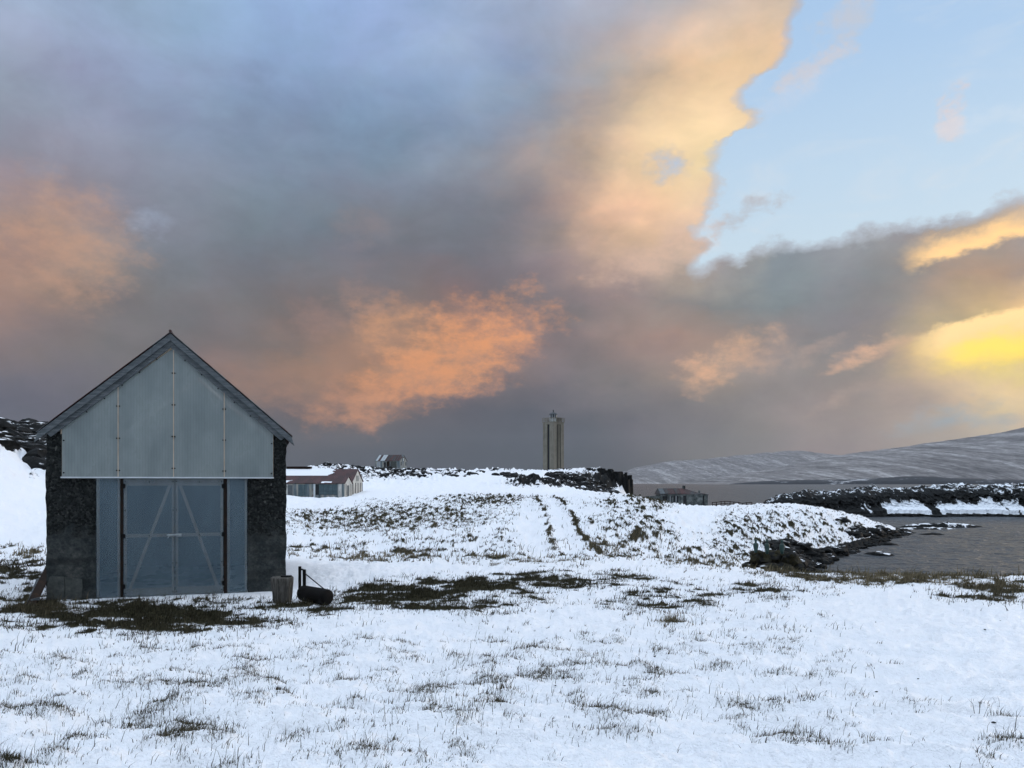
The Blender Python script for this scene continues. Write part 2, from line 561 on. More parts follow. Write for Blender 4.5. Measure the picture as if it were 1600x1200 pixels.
def snowy_rock(q, thr, moss=False):
    c = objc(q)
    n = q.noise(c, 2.2, 9, .68); n2 = q.noise(c, 1.2, 6, .62)
    rk = q.ramp(n, [(.3, (.005, .006, .0065)), (.55, (.013, .014, .014)), (.75, (.032, .031, .029))])
    if moss:
        rk = q.mix(q.mr(q.noise(c, 2.6, 5, .6), .42, .6), rk, (.028, .025, .013))
    f = q.mr(q.m('ADD', upz(q), q.m('MULTIPLY', q.m('SUBTRACT', n2, .5), 1.5)), thr, thr + .12)
    q.out(q.pbr(q.mix(f, rk, (.85, .87, .90)), .78, q.bump(n, .8, .1), spec=.10))


@material('rock_snow')
def _(q):
    snowy_rock(q, .92)


@material('rock_snow_light')
def _(q):
    snowy_rock(q, 1.02)


@material('rock_moss')
def _(q):
    snowy_rock(q, 1.10, True)


@material('headland')
def _(q):
    c = objc(q)
    n = q.noise(c, 1.5, 9, .68)
    rk = q.ramp(n, [(.3, (.004, .005, .006)), (.55, (.012, .0135, .014)), (.75, (.034, .033, .030))])
    n2 = q.noise(q.vm('MULTIPLY', c, (1, .6, .7)), 1.1, 7, .70)
    f = q.mr(q.m('ADD', attr(q, 'snow'), q.m('MULTIPLY', q.m('SUBTRACT', n2, .5), 1.6)), .46, .56)
    q.out(q.pbr(q.mix(f, rk, (.80, .85, .90)), .75, q.bump(n, .9, .15), spec=.10))


@material('water')
def _(q):
    c = objc(q)
    a = q.noise(q.vm('MULTIPLY', c, (.55, 1, 1)), 1.1, 5, .6, .4)
    b = q.noise(q.vm('MULTIPLY', c, (.25, .6, 1)), .35, 4, .5, .2)
    h = q.m('ADD', q.m('MULTIPLY', a, .8), b)
    q.out(q.pbr((.010, .016, .022), .40, q.bump(h, 1.0, 1.2), spec=.5))


@material('hill')
def _(q):
    c = objc(q)
    st = q.noise(q.vm('MULTIPLY', c, (1, .05, .30)), .013, 8, .68, .5)
    bnd = q.noise(q.vm('MULTIPLY', c, (.16, .16, 3.2)), .010, 7, .62, .6)
    fine = q.noise(q.vm('MULTIPLY', c, (1, .3, 1)), .04, 6, .7)
    v = q.m('ADD', q.m('ADD', q.m('MULTIPLY', st, .46), q.m('MULTIPLY', bnd, .20)), q.m('MULTIPLY', fine, .34))
    colr = q.ramp(v, [(.38, (.05, .05, .052)), (.47, (.15, .142, .14)), (.53, (.25, .24, .235)), (.61, (.50, .49, .49))])
    q.out(q.pbr(colr, .85, q.bump(v, .6, 14), spec=.1))


@material('coast')
def _(q):
    c = objc(q)
    f = q.mr(q.noise(q.vm('MULTIPLY', c, (.35, 1, 1.4)), .02, 8, .68), .56, .63)
    q.out(q.pbr(q.mix(f, (.030, .034, .040), (.55, .56, .58)), .85, spec=.1))


@material('concrete_rough')
def _(q):
    c = objc(q)
    s_ = q.new('ShaderNodeSeparateXYZ'); q.put(s_.inputs[0], c)
    z = s_.outputs[2]
    vo = q.new('ShaderNodeTexVoronoi'); q.put(vo.inputs['Vector'], c); vo.inputs['Scale'].default_value = 26
    peb = q.ramp(vo.outputs['Color'], [(.2, (.008, .0095, .0095)), (.6, (.020, .023, .022)), (.90, (.042, .044, .041)), (.98, (.12, .12, .11))])
    n = q.noise(c, 3.2, 7, .65)
    fine = q.noise(c, 22, 6, .65)
    plain = q.ramp(q.m('MULTIPLY_ADD', fine, .4, q.m('MULTIPLY', n, .6)), [(.32, (.010, .013, .014)), (.46, (.032, .038, .038)), (.58, (.066, .070, .066)), (.68, (.11, .108, .095))])
    w_ = q.mr(q.m('ADD', z, q.m('MULTIPLY', q.m('SUBTRACT', n, .5), 1.3)), 1.12, 1.32)
    bands = q.noise(q.vm('MULTIPLY', c, (.25, .25, 3.2)), 1.0, 4, .5)
    plain = q.mix(q.mr(bands, .48, .62, 0, .55), plain, (.017, .019, .018))
    rust = q.mr(q.noise(q.vm('MULTIPLY', c, (1, 1, 2)), 1.6, 5, .6), .62, .74, 0, .55)
    plain = q.mix(rust, plain, (.050, .040, .027))
    colr = q.mix(w_, plain, peb)
    h = q.m('ADD', q.m('MULTIPLY', vo.outputs['Distance'], q.mr(w_, 0, 1, -.15, -1.0)), q.m('MULTIPLY', fine, .5))
    q.out(q.pbr(colr, .9, q.bump(h, 1.0, .03), spec=.12))


@material('concrete_block')
def _(q):
    c = objc(q)
    n = q.noise(c, 9, 8, .65)
    q.out(q.pbr(q.ramp(n, [(.3, (.036, .041, .039)), (.55, (.072, .078, .071)), (.75, (.11, .113, .10))]), .9, q.bump(n, .6, .02), spec=.3))


@material('old_wood')
def _(q):
    c = objc(q)
    g = q.noise(q.vm('MULTIPLY', c, (1.2, 14, 14)), 3, 6, .65, .3)
    p = q.noise(c, 2.1, 6, .65)
    colr = q.ramp(g, [(.3, (.040, .048, .052)), (.5, (.095, .110, .118)), (.7, (.17, .185, .19))])
    colr = q.mix(q.mr(p, .60, .70), colr, (.055, .018, .012))
    q.out(q.pbr(colr, .85, q.bump(g, .6, .008), spec=.25))


@material('stump_wood')
def _(q):
    c = objc(q)
    g = q.noise(q.vm('MULTIPLY', c, (16, 16, 1.3)), 2, 6, .65, .4)
    colr = q.ramp(g, [(.32, (.018, .017, .015)), (.5, (.085, .080, .070)), (.68, (.15, .145, .13))])
    q.out(q.pbr(colr, .9, q.bump(g, 1.0, .03), spec=.2))


@material('timber')
def _(q):
    c = objc(q)
    g = q.noise(q.vm('MULTIPLY', c, (10, 10, 1.5)), 3, 5, .6)
    q.out(q.pbr(q.ramp(g, [(.3, (.42, .33, .24)), (.7, (.60, .50, .39))]), .8, spec=.3))


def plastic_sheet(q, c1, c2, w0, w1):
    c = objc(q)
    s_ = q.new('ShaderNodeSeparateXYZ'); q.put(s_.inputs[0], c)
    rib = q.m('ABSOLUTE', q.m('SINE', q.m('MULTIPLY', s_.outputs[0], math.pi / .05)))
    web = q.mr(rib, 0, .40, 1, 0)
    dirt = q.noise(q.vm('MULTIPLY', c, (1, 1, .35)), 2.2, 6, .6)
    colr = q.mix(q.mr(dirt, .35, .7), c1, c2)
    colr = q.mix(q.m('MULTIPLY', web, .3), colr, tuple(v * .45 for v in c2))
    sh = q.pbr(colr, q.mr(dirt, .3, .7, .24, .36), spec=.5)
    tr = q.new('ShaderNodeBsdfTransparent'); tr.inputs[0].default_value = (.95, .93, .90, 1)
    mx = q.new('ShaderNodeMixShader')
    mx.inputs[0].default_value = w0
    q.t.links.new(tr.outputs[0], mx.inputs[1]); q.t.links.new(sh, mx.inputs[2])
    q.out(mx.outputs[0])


@material('polycarbonate')
def _(q):
    plastic_sheet(q, (.150, .225, .275), (.110, .175, .222), .42, .48)


@material('polycarbonate_skylit')
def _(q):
    plastic_sheet(q, (.33, .385, .38), (.235, .285, .29), .62, .68)  # gable sheets: brighter sky reflection painted in as a paler base colour


@material('aluminium')
def _(q):
    n = q.noise(objc(q), 8, 4)
    q.out(q.pbr(q.ramp(n, [(.3, (.50, .54, .57)), (.7, (.64, .67, .69))]), .38, metal=.6))


@material('dark_metal')
def _(q):
    n = q.noise(objc(q), 12, 5, .6)
    q.out(q.pbr(q.ramp(n, [(.3, (.003, .003, .003)), (.7, (.008, .007, .0065))]), .75, spec=.12))


@material('rusty_post')
def _(q):
    n = q.noise(objc(q), 6, 6, .6)
    q.out(q.pbr(q.ramp(n, [(.3, (.008, .006, .005)), (.6, (.022, .012, .007)), (.8, (.045, .022, .010))]), .85, spec=.25))


@material('zinc')
def _(q):
    n = q.noise(objc(q), 20, 5, .6)
    q.out(q.pbr(q.ramp(n, [(.3, (.20, .23, .24)), (.7, (.42, .45, .46))]), .45, metal=.5))


def sheet_roof(q, base, rustc, amt, axis=0):
    c = objc(q)
    n = q.noise(q.vm('MULTIPLY', c, (1, .35, .35)), 1.0, 6, .6)
    fine = q.noise(c, 5, 5, .6)
    colr = q.mix(q.mr(n, .5 - amt, .58 - amt), base, rustc)
    colr = q.mix(q.mr(fine, .4, .75, 0, .6), colr, (.030, .016, .014))
    s_ = q.new('ShaderNodeSeparateXYZ'); q.put(s_.inputs[0], c)
    wv = q.m('SINE', q.m('MULTIPLY', s_.outputs[axis], 2 * math.pi / .25))
    q.out(q.pbr(colr, .65, q.bump(wv, .5, .03), spec=.35))


@material('red_roof')
def _(q):
    sheet_roof(q, (.036, .013, .013), (.062, .020, .019), .05)


@material('zinc_rust_roof')
def _(q):
    sheet_roof(q, (.10, .135, .145), (.050, .018, .014), .06)


@material('ruin_roof')
def _(q):
    sheet_roof(q, (.030, .034, .036), (.034, .015, .014), .02)


@material('old_sheet_wall')
def _(q):
    c = objc(q)
    n = q.noise(q.vm('MULTIPLY', c, (1.6, 1.6, .25)), 1.0, 6, .6)
    n2 = q.noise(q.vm('MULTIPLY', c, (2.2, 2.2, .5)), 1.0, 7, .65)
    colr = q.ramp(n, [(.33, (.045, .075, .090)), (.46, (.14, .17, .18)), (.56, (.26, .26, .23)), (.68, (.36, .35, .30))])
    colr = q.mix(q.mr(n2, .60, .70), colr, (.12, .060, .026))
    q.out(q.pbr(colr, .8, spec=.25))


@material('whitewash')
def _(q):
    c = objc(q)
    n = q.noise(q.vm('MULTIPLY', c, (1.5, 1.5, .8)), 1.1, 7, .65)
    q.out(q.pbr(q.ramp(n, [(.30, (.08, .085, .08)), (.42, (.40, .40, .37)), (.7, (.62, .61, .57))]), .88, q.bump(n, .4, .03), spec=.2))


@material('ruin_wall')
def _(q):
    c = objc(q)
    n = q.noise(q.vm('MULTIPLY', c, (1, 1, .9)), 1.3, 8, .68)
    q.out(q.pbr(q.ramp(n, [(.36, (.020, .024, .024)), (.48, (.085, .098, .096)), (.66, (.20, .215, .205))]), .9, q.bump(n, .6, .05), spec=.2))


@material('blue_sheet')
def _(q):
    n = q.noise(objc(q), 2, 5, .6)
    q.out(q.pbr(q.ramp(n, [(.3, (.030, .058, .068)), (.7, (.055, .095, .108))]), .5))


@material('dark_opening')
def _(q):
    n = q.noise(objc(q), 3, 4)
    q.out(q.pbr(q.ramp(n, [(.3, (.006, .007, .008)), (.7, (.014, .016, .018))]), .6, spec=.3))


@material('glass_dark')
def _(q):
    n = q.noise(objc(q), 3, 3)
    q.out(q.pbr(q.ramp(n, [(.3, (.02, .028, .034)), (.7, (.035, .045, .05))]), .38, spec=.3))


@material('tower_concrete')
def _(q):
    c = objc(q)
    n = q.noise(q.vm('MULTIPLY', c, (1, 1, .10)), .9, 6, .6)
    n2 = q.noise(c, .8, 6, .62)
    colr = q.ramp(q.m('MULTIPLY_ADD', n, .6, q.m('MULTIPLY', n2, .4)), [(.34, (.125, .118, .092)), (.52, (.185, .172, .138)), (.7, (.245, .228, .185))])
    q.out(q.pbr(colr, .88, q.bump(n2, .3, .03), spec=.25))


@material('lantern_white')
def _(q):
    n = q.noise(objc(q), 4, 3)
    q.out(q.pbr(q.ramp(n, [(.3, (.45, .50, .52)), (.7, (.58, .62, .63))]), .5))


@material('snow')
def _(q):
    n = q.noise(objc(q), 3, 5)
    q.out(q.pbr(q.mix(n, (.83, .86, .90), (.88, .89, .91)), .65, q.bump(n, .4, .05), spec=.25))


@material('green_plastic')
def _(q):
    n = q.noise(objc(q), 6, 4)
    q.out(q.pbr(q.ramp(n, [(.3, (.007, .030, .026)), (.7, (.013, .046, .040))]), .5))


M = MATS

# ------------------------------------------------------------------ the ground
# control points: (photo x, distance, height over the sea); heights of visible ground come from the pixel row
def zz(py, d):
    return EYE - (py - HOR) / FPX * d


CP = []
for px in (-300, 100, 500, 800, 1100, 1400, 1900):
    CP += [(px, 1.2, 3.42), (px, 2.6, 3.38), (px, 4.6, 3.30), (px, 8, 3.07)]
    CP += [(px, 12.6, 2.88 + (.03 if px > 1200 else 0))]
for px in (20, 150, 300, 450, 560):
    CP += [(px, 15, 2.84), (px, 20, 2.84)]
CP += [(700, 20, 2.80), (870, 25, 2.75), (1000, 24, 2.58), (1100, 23, 2.46), (1250, 20.5, 2.58), (1400, 19.5, 2.66), (1600, 19, 2.70), (1800, 19, 2.8), (2300, 20, 3.0),
       (1180, 28, 1.75), (1250, 27, 1.75), (1250, 33, .95), (1400, 24, 1.85), (1400, 30, .3), (1600, 23, 2.0), (1600, 30, .1), (1800, 24, 2.0), (1800, 32, .0), (2300, 30, .5), (2300, 40, -1),
       (1330, 34, .1), (1320, 42, -.5), (1400, 38, -.8), (1600, 40, -1.2), (1800, 45, -1.5), (1400, 52, -.9), (1600, 55, -1.6), (1480, 70, -1.2), (1600, 90, -1.8), (1800, 90, -1.8), (1480, 95, -1.2), (2300, 80, -2),
       (1262, 45, .05), (1300, 52, .0), (1340, 58, -.02), (1385, 68, -.02), (1412, 79, -.05), (1440, 84, -.5),
       (1000, 52, zz(779, 52)), (1020, 53, zz(786, 53)), (1043, 53, zz(795, 53)), (1080, 54, zz(803, 54)), (1120, 55, zz(804, 55)), (1160, 55, zz(804, 55)), (1250, 61, zz(801, 61)), (1300, 66, zz(803, 66)), (1350, 72, zz(811, 72)), (1388, 76, zz(821, 76)),
       (1000, 36, zz(832, 36)), (1100, 40, zz(846, 40)), (1050, 29, zz(872, 29)), (1180, 45, zz(840, 45)), (1200, 36, 1.1), (1250, 52, zz(838, 52)), (1320, 62, zz(832, 62)),
       (940, 80, zz(771, 80)), (1000, 85, 2.4), (1000, 110, 1.4), (1060, 80, 1.9), (1060, 120, 1.45), (1110, 120, 1.45), (1060, 150, -.4), (1000, 150, 0), (1000, 200, -2), (1150, 80, 1.9), (1200, 90, 1.3), (1150, 112, 1.4), (1200, 125, -.3), (1300, 90, .0), (1300, 110, -1.5), (1150, 160, -2), (1400, 110, -2),
       (1400, 200, -3), (1700, 200, -3), (1150, 300, -4), (1000, 300, -4),
       (845, 55, zz(783, 55)), (845, 72, zz(777, 72)), (845, 110, zz(764, 110)), (845, 140, zz(757, 140)), (845, 170, zz(746, 170)), (845, 204, zz(736, 204)), (865, 217, 8.9), (865, 245, 8.7), (865, 320, 4), (865, 420, -3),
       (920, 217, 8.6), (950, 205, 7.8), (925, 165, 3.6), (925, 130, 3.3), (960, 240, 7.5), (990, 190, -1), (1000, 240, -2), (870, 40, zz(815, 40)), (870, 30, zz(846, 30)),
       (700, 90, zz(769, 90)), (700, 120, zz(762, 120)), (700, 150, zz(750, 150)), (700, 182, zz(737, 182)), (700, 217, 8.3), (700, 320, 6), (700, 420, -2),
       (600, 90, zz(776, 90)), (600, 112, zz(768, 112)), (600, 140, zz(757, 140)), (600, 165, zz(743, 165)), (600, 190, 8.6), (600, 230, 8.6), (600, 320, 6), (640, 190, zz(734, 190)),
       (520, 100, 3.0), (520, 120, 3.35), (540, 135, zz(752, 135)), (535, 165, zz(733, 165)), (535, 185, zz(729, 185)), (520, 230, 8.5), (500, 420, -2),
       (450, 85, 2.75), (450, 102, 3.35), (450, 120, 3.6), (450, 150, zz(741, 150)), (450, 180, zz(735, 180)), (450, 230, 8),
       (450, 40, zz(832, 40)), (450, 62, zz(801, 62)), (600, 60, zz(801, 60)), (600, 38, zz(832, 38)), (700, 52, zz(800, 52)), (700, 36, zz(831, 36)), (700, 70, zz(781, 70)), (600, 75, zz(784, 75)), (560, 27, zz(870, 27)), (700, 27, zz(864, 27)),
       (320, 34, 3.0), (320, 50, 3.7), (300, 75, 4.6), (300, 120, 6.5), (300, 180, 8),
       (60, 26, zz(862, 26)), (60, 34, zz(822, 34)), (60, 42, zz(772, 42)), (66, 48, zz(742, 48)), (66, 55, zz(705, 55)), (66, 62, zz(670, 62)), (66, 95, 9.0),
       (0, 26, zz(862, 26)), (0, 33, zz(818, 33)), (0, 39, zz(766, 39)), (0, 45, zz(713, 45)), (0, 51, zz(690, 51)), (0, 62, zz(666, 62)), (0, 95, 9.6), (0, 180, 9), (0, 420, 5),
       (160, 50, zz(725, 50)), (160, 62, zz(690, 62)), (220, 62, 6), (160, 100, 8.5),
       (-250, 26, 2.9), (-250, 40, 5.5), (-250, 52, 9), (-250, 90, 11), (-700, 20, 3.2), (-700, 50, 8), (-700, 150, 11)]
cpt = np.array([(math.atan2(px - 800, FPX), math.log(math.hypot((px - 800) / FPX * d, d)), z) for px, d, z in CP])
ext = []
for th, prof in ((-75, [(1.2, 3.4), (5, 3.35), (15, 3.2), (40, 5), (100, 9), (400, 8), (3000, 20)]), (-120, [(1.2, 3.4), (8, 3.4), (40, 4.5), (150, 8), (3000, 20)]), (-180, [(1.2, 3.4), (8, 3.5), (40, 4.2), (150, 6), (3000, 20)]),
                 (180, [(1.2, 3.4), (8, 3.5), (40, 4.2), (150, 6), (3000, 20)]), (120, [(1.2, 3.4), (8, 3.4), (25, 3.2), (50, 1.5), (100, -2), (3000, -20)]), (75, [(1.2, 3.4), (8, 3.2), (18, 3.0), (28, 1.0), (40, -1), (100, -2), (3000, -20)]),
                 (-45, [(3000, 0)]), (-20, [(900, -8), (3000, -20)]), (0, [(900, -8), (3000, -20)]), (35, [(900, -8), (3000, -20)])):
    ext += [(R(th), math.log(r), z) for r, z in prof]
cpt = np.vstack([cpt, np.array(ext)])
TS = 2.2                                                           # angle against log-distance


def tps(th, lr, wts=None):
    q = np.stack([th * TS, lr], -1)
    c_ = np.stack([cpt[:, 0] * TS, cpt[:, 1]], -1)
    out = np.zeros(len(q))
    for i0 in range(0, len(q), 40000):
        d2 = ((q[i0:i0 + 40000, None, :] - c_[None]) ** 2).sum(-1)
        ph = .5 * d2 * np.log(d2 + 1e-9)
        out[i0:i0 + 40000] = ph @ wts[:-3] + wts[-3] + q[i0:i0 + 40000] @ wts[-2:]
    return out


c_ = np.stack([cpt[:, 0] * TS, cpt[:, 1]], -1)
d2 = ((c_[:, None] - c_[None]) ** 2).sum(-1)
A = .5 * d2 * np.log(d2 + 1e-9) + np.eye(len(c_)) * 2e-3
Pm = np.c_[np.ones(len(c_)), c_]
WT = np.linalg.solve(np.block([[A, Pm], [Pm.T, np.zeros((3, 3))]]), np.r_[cpt[:, 2], 0, 0, 0])

th = np.r_[np.linspace(-180, -44, 35)[:-1], np.linspace(-44, 41, 940), np.linspace(41, 180, 36)[1:-1]]
rr = np.r_[np.geomspace(.4, 3, 10)[:-1], 1 / np.linspace(1 / 3, 1 / 38, 330), np.geomspace(38, 300, 220)[1:], np.geomspace(300, 3000, 24)[1:]]
TH, RR = np.meshgrid(np.radians(th), rr)
X, Y = RR * np.sin(TH), RR * np.cos(TH)
# interpolate on a coarse lattice, then resample
thc = np.radians(np.r_[np.linspace(-180, -44, 35)[:-1], np.linspace(-44, 41, 240), np.linspace(41, 180, 36)[1:]])
lrc = np.linspace(math.log(.4), math.log(3000), 200)
ZC = tps(*[a.ravel() for a in np.meshgrid(thc, lrc)], WT).reshape(len(lrc), len(thc))


def base_z(x, y):
    t = np.arctan2(x, y); l = np.log(np.maximum(np.hypot(x, y), .41))
    fi = np.interp(t, thc, np.arange(len(thc))); fj = np.interp(l, lrc, np.arange(len(lrc)))
    i = np.minimum(fi.astype(int), len(thc) - 2); j = np.minimum(fj.astype(int), len(lrc) - 2)
    a = fi - i; b = fj - j
    return (ZC[j, i] * (1 - a) + ZC[j, i + 1] * a) * (1 - b) + (ZC[j + 1, i] * (1 - a) + ZC[j + 1, i + 1] * a) * b


def field(px, py, blobs):
    o = np.zeros_like(px)
    for cx, cy, sx_, sy_, a in blobs:
        o = np.maximum(o, a * np.exp(-(((px - cx) / sx_) ** 2 + ((py - cy) / sy_) ** 2) ** 1.3))
    return o


# where the photograph shows bare turf, grass tussocks and rock (photo x, y, half sizes, strength)
BARE = [(210, 962, 240, 30, 1.05), (60, 945, 80, 28, .95), (30, 892, 60, 28, .85), (340, 958, 130, 18, .8), (640, 932, 120, 23, 1.1), (490, 950, 90, 16, .75), (760, 914, 150, 18, .95), (890, 908, 140, 18, .8), (740, 945, 150, 18, .62), (1040, 935, 140, 30, .52),
        (1170, 925, 180, 22, .42), (1570, 922, 120, 22, .86), (1400, 906, 180, 11, .76), (1250, 899, 90, 7, .62), (500, 858, 70, 8, .62), (30, 862, 60, 12, .55),
        (600, 868, 150, 13, .52), (830, 872, 170, 12, .5), (1050, 975, 30, 10, .6), (20, 1185, 60, 25, .35)]
TUSS = [(600, 812, 230, 34, .62), (760, 782, 110, 16, .66), (1000, 836, 110, 40, .72), (1000, 790, 90, 18, .72), (1230, 835, 210, 48, .66), (1120, 870, 120, 24, .66), (520, 800, 80, 14, .45), (960, 865, 120, 16, .55), (700, 850, 220, 30, .48)]
SMOOTH = [(1075, 815, 45, 30, .35), (500, 788, 60, 10, .5), (740, 766, 110, 9, .6), (860, 835, 12, 40, .3), (1400, 1050, 230, 110, .35)]
SPARSE = [(200, 1080, 420, 120, .30), (850, 1060, 330, 100, .30), (600, 1180, 200, 50, .25), (1150, 1000, 200, 70, .26), (1250, 1120, 160, 60, .22), (1540, 1150, 60, 40, .25), (400, 1010, 400, 30, .3)]
ROCK = [(20, 690, 75, 25, .95), (66, 715, 22, 34, .9), (50, 745, 25, 8, .5), (150, 690, 80, 40, .8), (620, 744, 80, 11, .62), (690, 739, 60, 6, .55), (575, 745, 25, 14, .6), (520, 733, 40, 5, .62), (850, 757, 80, 7, .95), (930, 752, 60, 16, .95), (960, 748, 40, 22, 1.0), (900, 738, 70, 3, .55), (780, 737, 60, 3, .5), (1235, 866, 50, 12, .85), (1300, 868, 60, 10, .75)]


def proj(x, y, z):
    yy = np.maximum(y, .3)
    return 800 + FPX * x / yy, HOR + FPX * (EYE - z) / yy


# wheel tracks: two ruts that come up the slope (photo pixels -> world through the ground)
def ground_hit(px, py, d0=3.0, d1=330.0):
    prev_ = d0
    for d in np.geomspace(d0, d1, 900):
        z = EYE - (py - HOR) / FPX * d
        if base_z(np.array([(px - 800) / FPX * d]), np.array([d]))[0] >= z:
            return d
        prev_ = d
    return None


def terrain(x, y):
    z = base_z(x, y)
    r = np.hypot(x, y)
    px, py = proj(x, y, z)
    infront = (y > 1) & (np.abs(px - 800) < 1150)
    bare = np.where(infront, field(px, py, BARE), .15)
    tuss = np.where(infront, field(px, py, TUSS), 0)
    smo = np.where(infront, field(px, py, SMOOTH), 0)
    spa = np.where(infront, field(px, py, SPARSE), .1)
    rock = np.where(infront, field(px, py, ROCK), 0)
    n1 = fbm(x * .55, y * .55, 4)                       # metre-sized undulation
    n2 = fbm(x * 1.9 + 40, y * 1.9, 4, .6)               # tussocks
    n3 = fbm(x * 6.0 + 9, y * 6.0 + 3, 3, .6)            # clods
    n4 = fbm(x * .9 + 3, y * 3.0 + 8, 4, .6)             # wind streaks
    near = sstep(60, 12, r)
    dz = n1 * .045 * sstep(300, 20, r) + n1 * .10 * sstep(20, 60, r) * sstep(0.2, 1.2, z)
    tus = np.clip(n2 + .15, 0, 1) * np.clip(tuss * 1.7, 0, 1)
    dz += tus * .20 * sstep(14, 30, r) * (1 + .6 * sstep(30, 60, r))
    dr_ = fbm((x * .45 + y * .9) * 1.1 + 2, (x * .9 - y * .45) * .28, 3, .5)      # drift ridges
    dz += np.abs(dr_) * -.07 * sstep(16, 7, r) + n2 * .028 + n3 * .022 * near + n4 * .055 * near
    rk = np.clip(rock * 1.2, 0, 1)
    rid = np.abs(fbm(x * .35, y * .35 + 5, 5, .55))
    dz += rk * (rid - .25) * np.clip(r / 90, .3, 1.6) * 1.5 + rk * n2 * .18
    # wet black stones along the waterline
    shore = sstep(.62, .28, z + n2 * .14) * (z > -1.5) * (px < 1480) * (y > 30)
    tu = np.clip(tuss - smo, 0, 1)
    cov = np.maximum(bare * .86 + (n2 * .35 + n4 * .75 + n3 * .2) * np.clip(bare * 2.2, 0, 1), 0) - .14
    cov2 = tu * .78 + (n2 * .75 + n3 * .35) * np.clip(tu * 2, 0, 1) - .18
    cov3 = np.minimum((spa + n2 * .34 + n3 * .30) * .75 - .13, .37)
    b = np.maximum(np.maximum(cov, cov2), np.where(spa > .02, cov3, 0))
    b = np.where(z < -.2, 1.0, b)
    rr_ = np.maximum(np.where(rock > .02, rock * .82 + n1 * .10, 0), shore * .95)
    return z + dz, np.clip(b, 0, 1), np.clip(rr_, 0, 1)


Z, BA, RO = terrain(X.ravel(), Y.ravel())
# the shed stands level: flatten its footprint
SHL, SHR = (-8.62, 14.2), (-4.56, 15.5)
SHW = math.hypot(SHR[0] - SHL[0], SHR[1] - SHL[1])
SHA = math.atan2(SHR[1] - SHL[1], SHR[0] - SHL[0])
SHZ = 2.86


def shed_local(x, y):
    dx, dy = x - SHL[0], y - SHL[1]
    return dx * math.cos(SHA) + dy * math.sin(SHA), -dx * math.sin(SHA) + dy * math.cos(SHA)


def fit_ground(x, y, z):
    u, v = shed_local(x, y)
    d = np.maximum(np.maximum(-u, u - SHW), np.maximum(-v, v - 6.5))
    return z + (SHZ - .03 - z) * sstep(1.4, .1, d) * .92


Z = fit_ground(X.ravel(), Y.ravel(), Z)
# wheel ruts
TRK = [(872, 866), (862, 850), (858, 835), (856, 820), (853, 805), (848, 792), (842, 783)]
tw = []
for px, py in TRK:
    d = ground_hit(px, py)
    if d:
        tw.append(((px - 800) / FPX * d, d))
tw = np.array([(1.9, 22.0)] + tw)
tw = tw[np.argsort(tw[:, 1])]
xf, yf = X.ravel(), Y.ravel()
tx = np.interp(yf, tw[:, 1], tw[:, 0])
inr = (yf > tw[0, 1]) & (yf < tw[-1, 1] + 6)
tp = sstep(tw[0, 1], tw[0, 1] + 6, yf)
off = xf - tx
jit = fbm(xf * 1.3, yf * .5, 3) * .18
hw = .80
rut = np.where(inr, np.maximum(np.exp(-((off - hw + jit) / .34) ** 2), np.exp(-((off + hw + jit) / .34) ** 2)), 0) * tp
mid = np.where(inr & (yf > 24), np.maximum(np.exp(-((off + jit) / .10) ** 2) * (.75 + .6 * fbm(xf * 2, yf * .6, 3)), np.exp(-((off - 1.38 + jit) / .12) ** 2) * (.8 + .6 * fbm(xf * 2 + 5, yf * .7, 3))), 0) * tp
Z = Z - rut * .10 + mid * .10
BA = np.clip(BA * (1 - np.clip(rut * 1.6, 0, 1)) + mid * .95, 0, 1)
nr, nc = TH.shape
GROUND_Z = Z.copy()
np_mesh('ground', np.stack([X.ravel(), Y.ravel(), Z], -1), grid_faces(nr, nc, True), M['ground'], attrs={'bare': BA, 'rock': RO}, kind='structure')
_ztab = Z.reshape(nr, nc)
_thr = np.radians(th)


def gz(x, y):                            # height of the finished ground
    t = np.arctan2(x, y); r = np.hypot(x, y)
    fi = np.interp(t, _thr, np.arange(nc)); fj = np.interp(r, rr, np.arange(nr))
    i = np.minimum(np.floor(fi).astype(int), nc - 2); j = np.minimum(np.floor(fj).astype(int), nr - 2)
    a = fi - i; b = fj - j
    return (_ztab[j, i] * (1 - a) + _ztab[j, i + 1] * a) * (1 - b) + (_ztab[j + 1, i] * (1 - a) + _ztab[j + 1, i + 1] * a) * b


def gz1(x, y):
    return float(gz(np.array([float(x)]), np.array([float(y)]))[0])


# ------------------------------------------------------------------ the sea
wr = np.r_[[20], np.geomspace(26, 135, 430), np.geomspace(135, 11200, 50)[1:]]
wt = np.radians(np.r_[np.linspace(-180, 9, 60)[:-1], np.linspace(9, 41, 330), np.linspace(41, 180, 44)[1:-1]])
WTH, WRR = np.meshgrid(wt, wr)
wx_, wy_ = WRR * np.sin(WTH), WRR * np.cos(WTH)
wz_ = (fbm(wx_ * .42, wy_ * .95, 4, .6) * .07 + fbm(wx_ * .12 + 5, wy_ * .3, 2) * .05) * sstep(300, 110, WRR)
np_mesh('water', np.stack([wx_.ravel(), wy_.ravel(), wz_.ravel()], -1), grid_faces(len(wr), len(wt), True), M['water'], kind='structure')


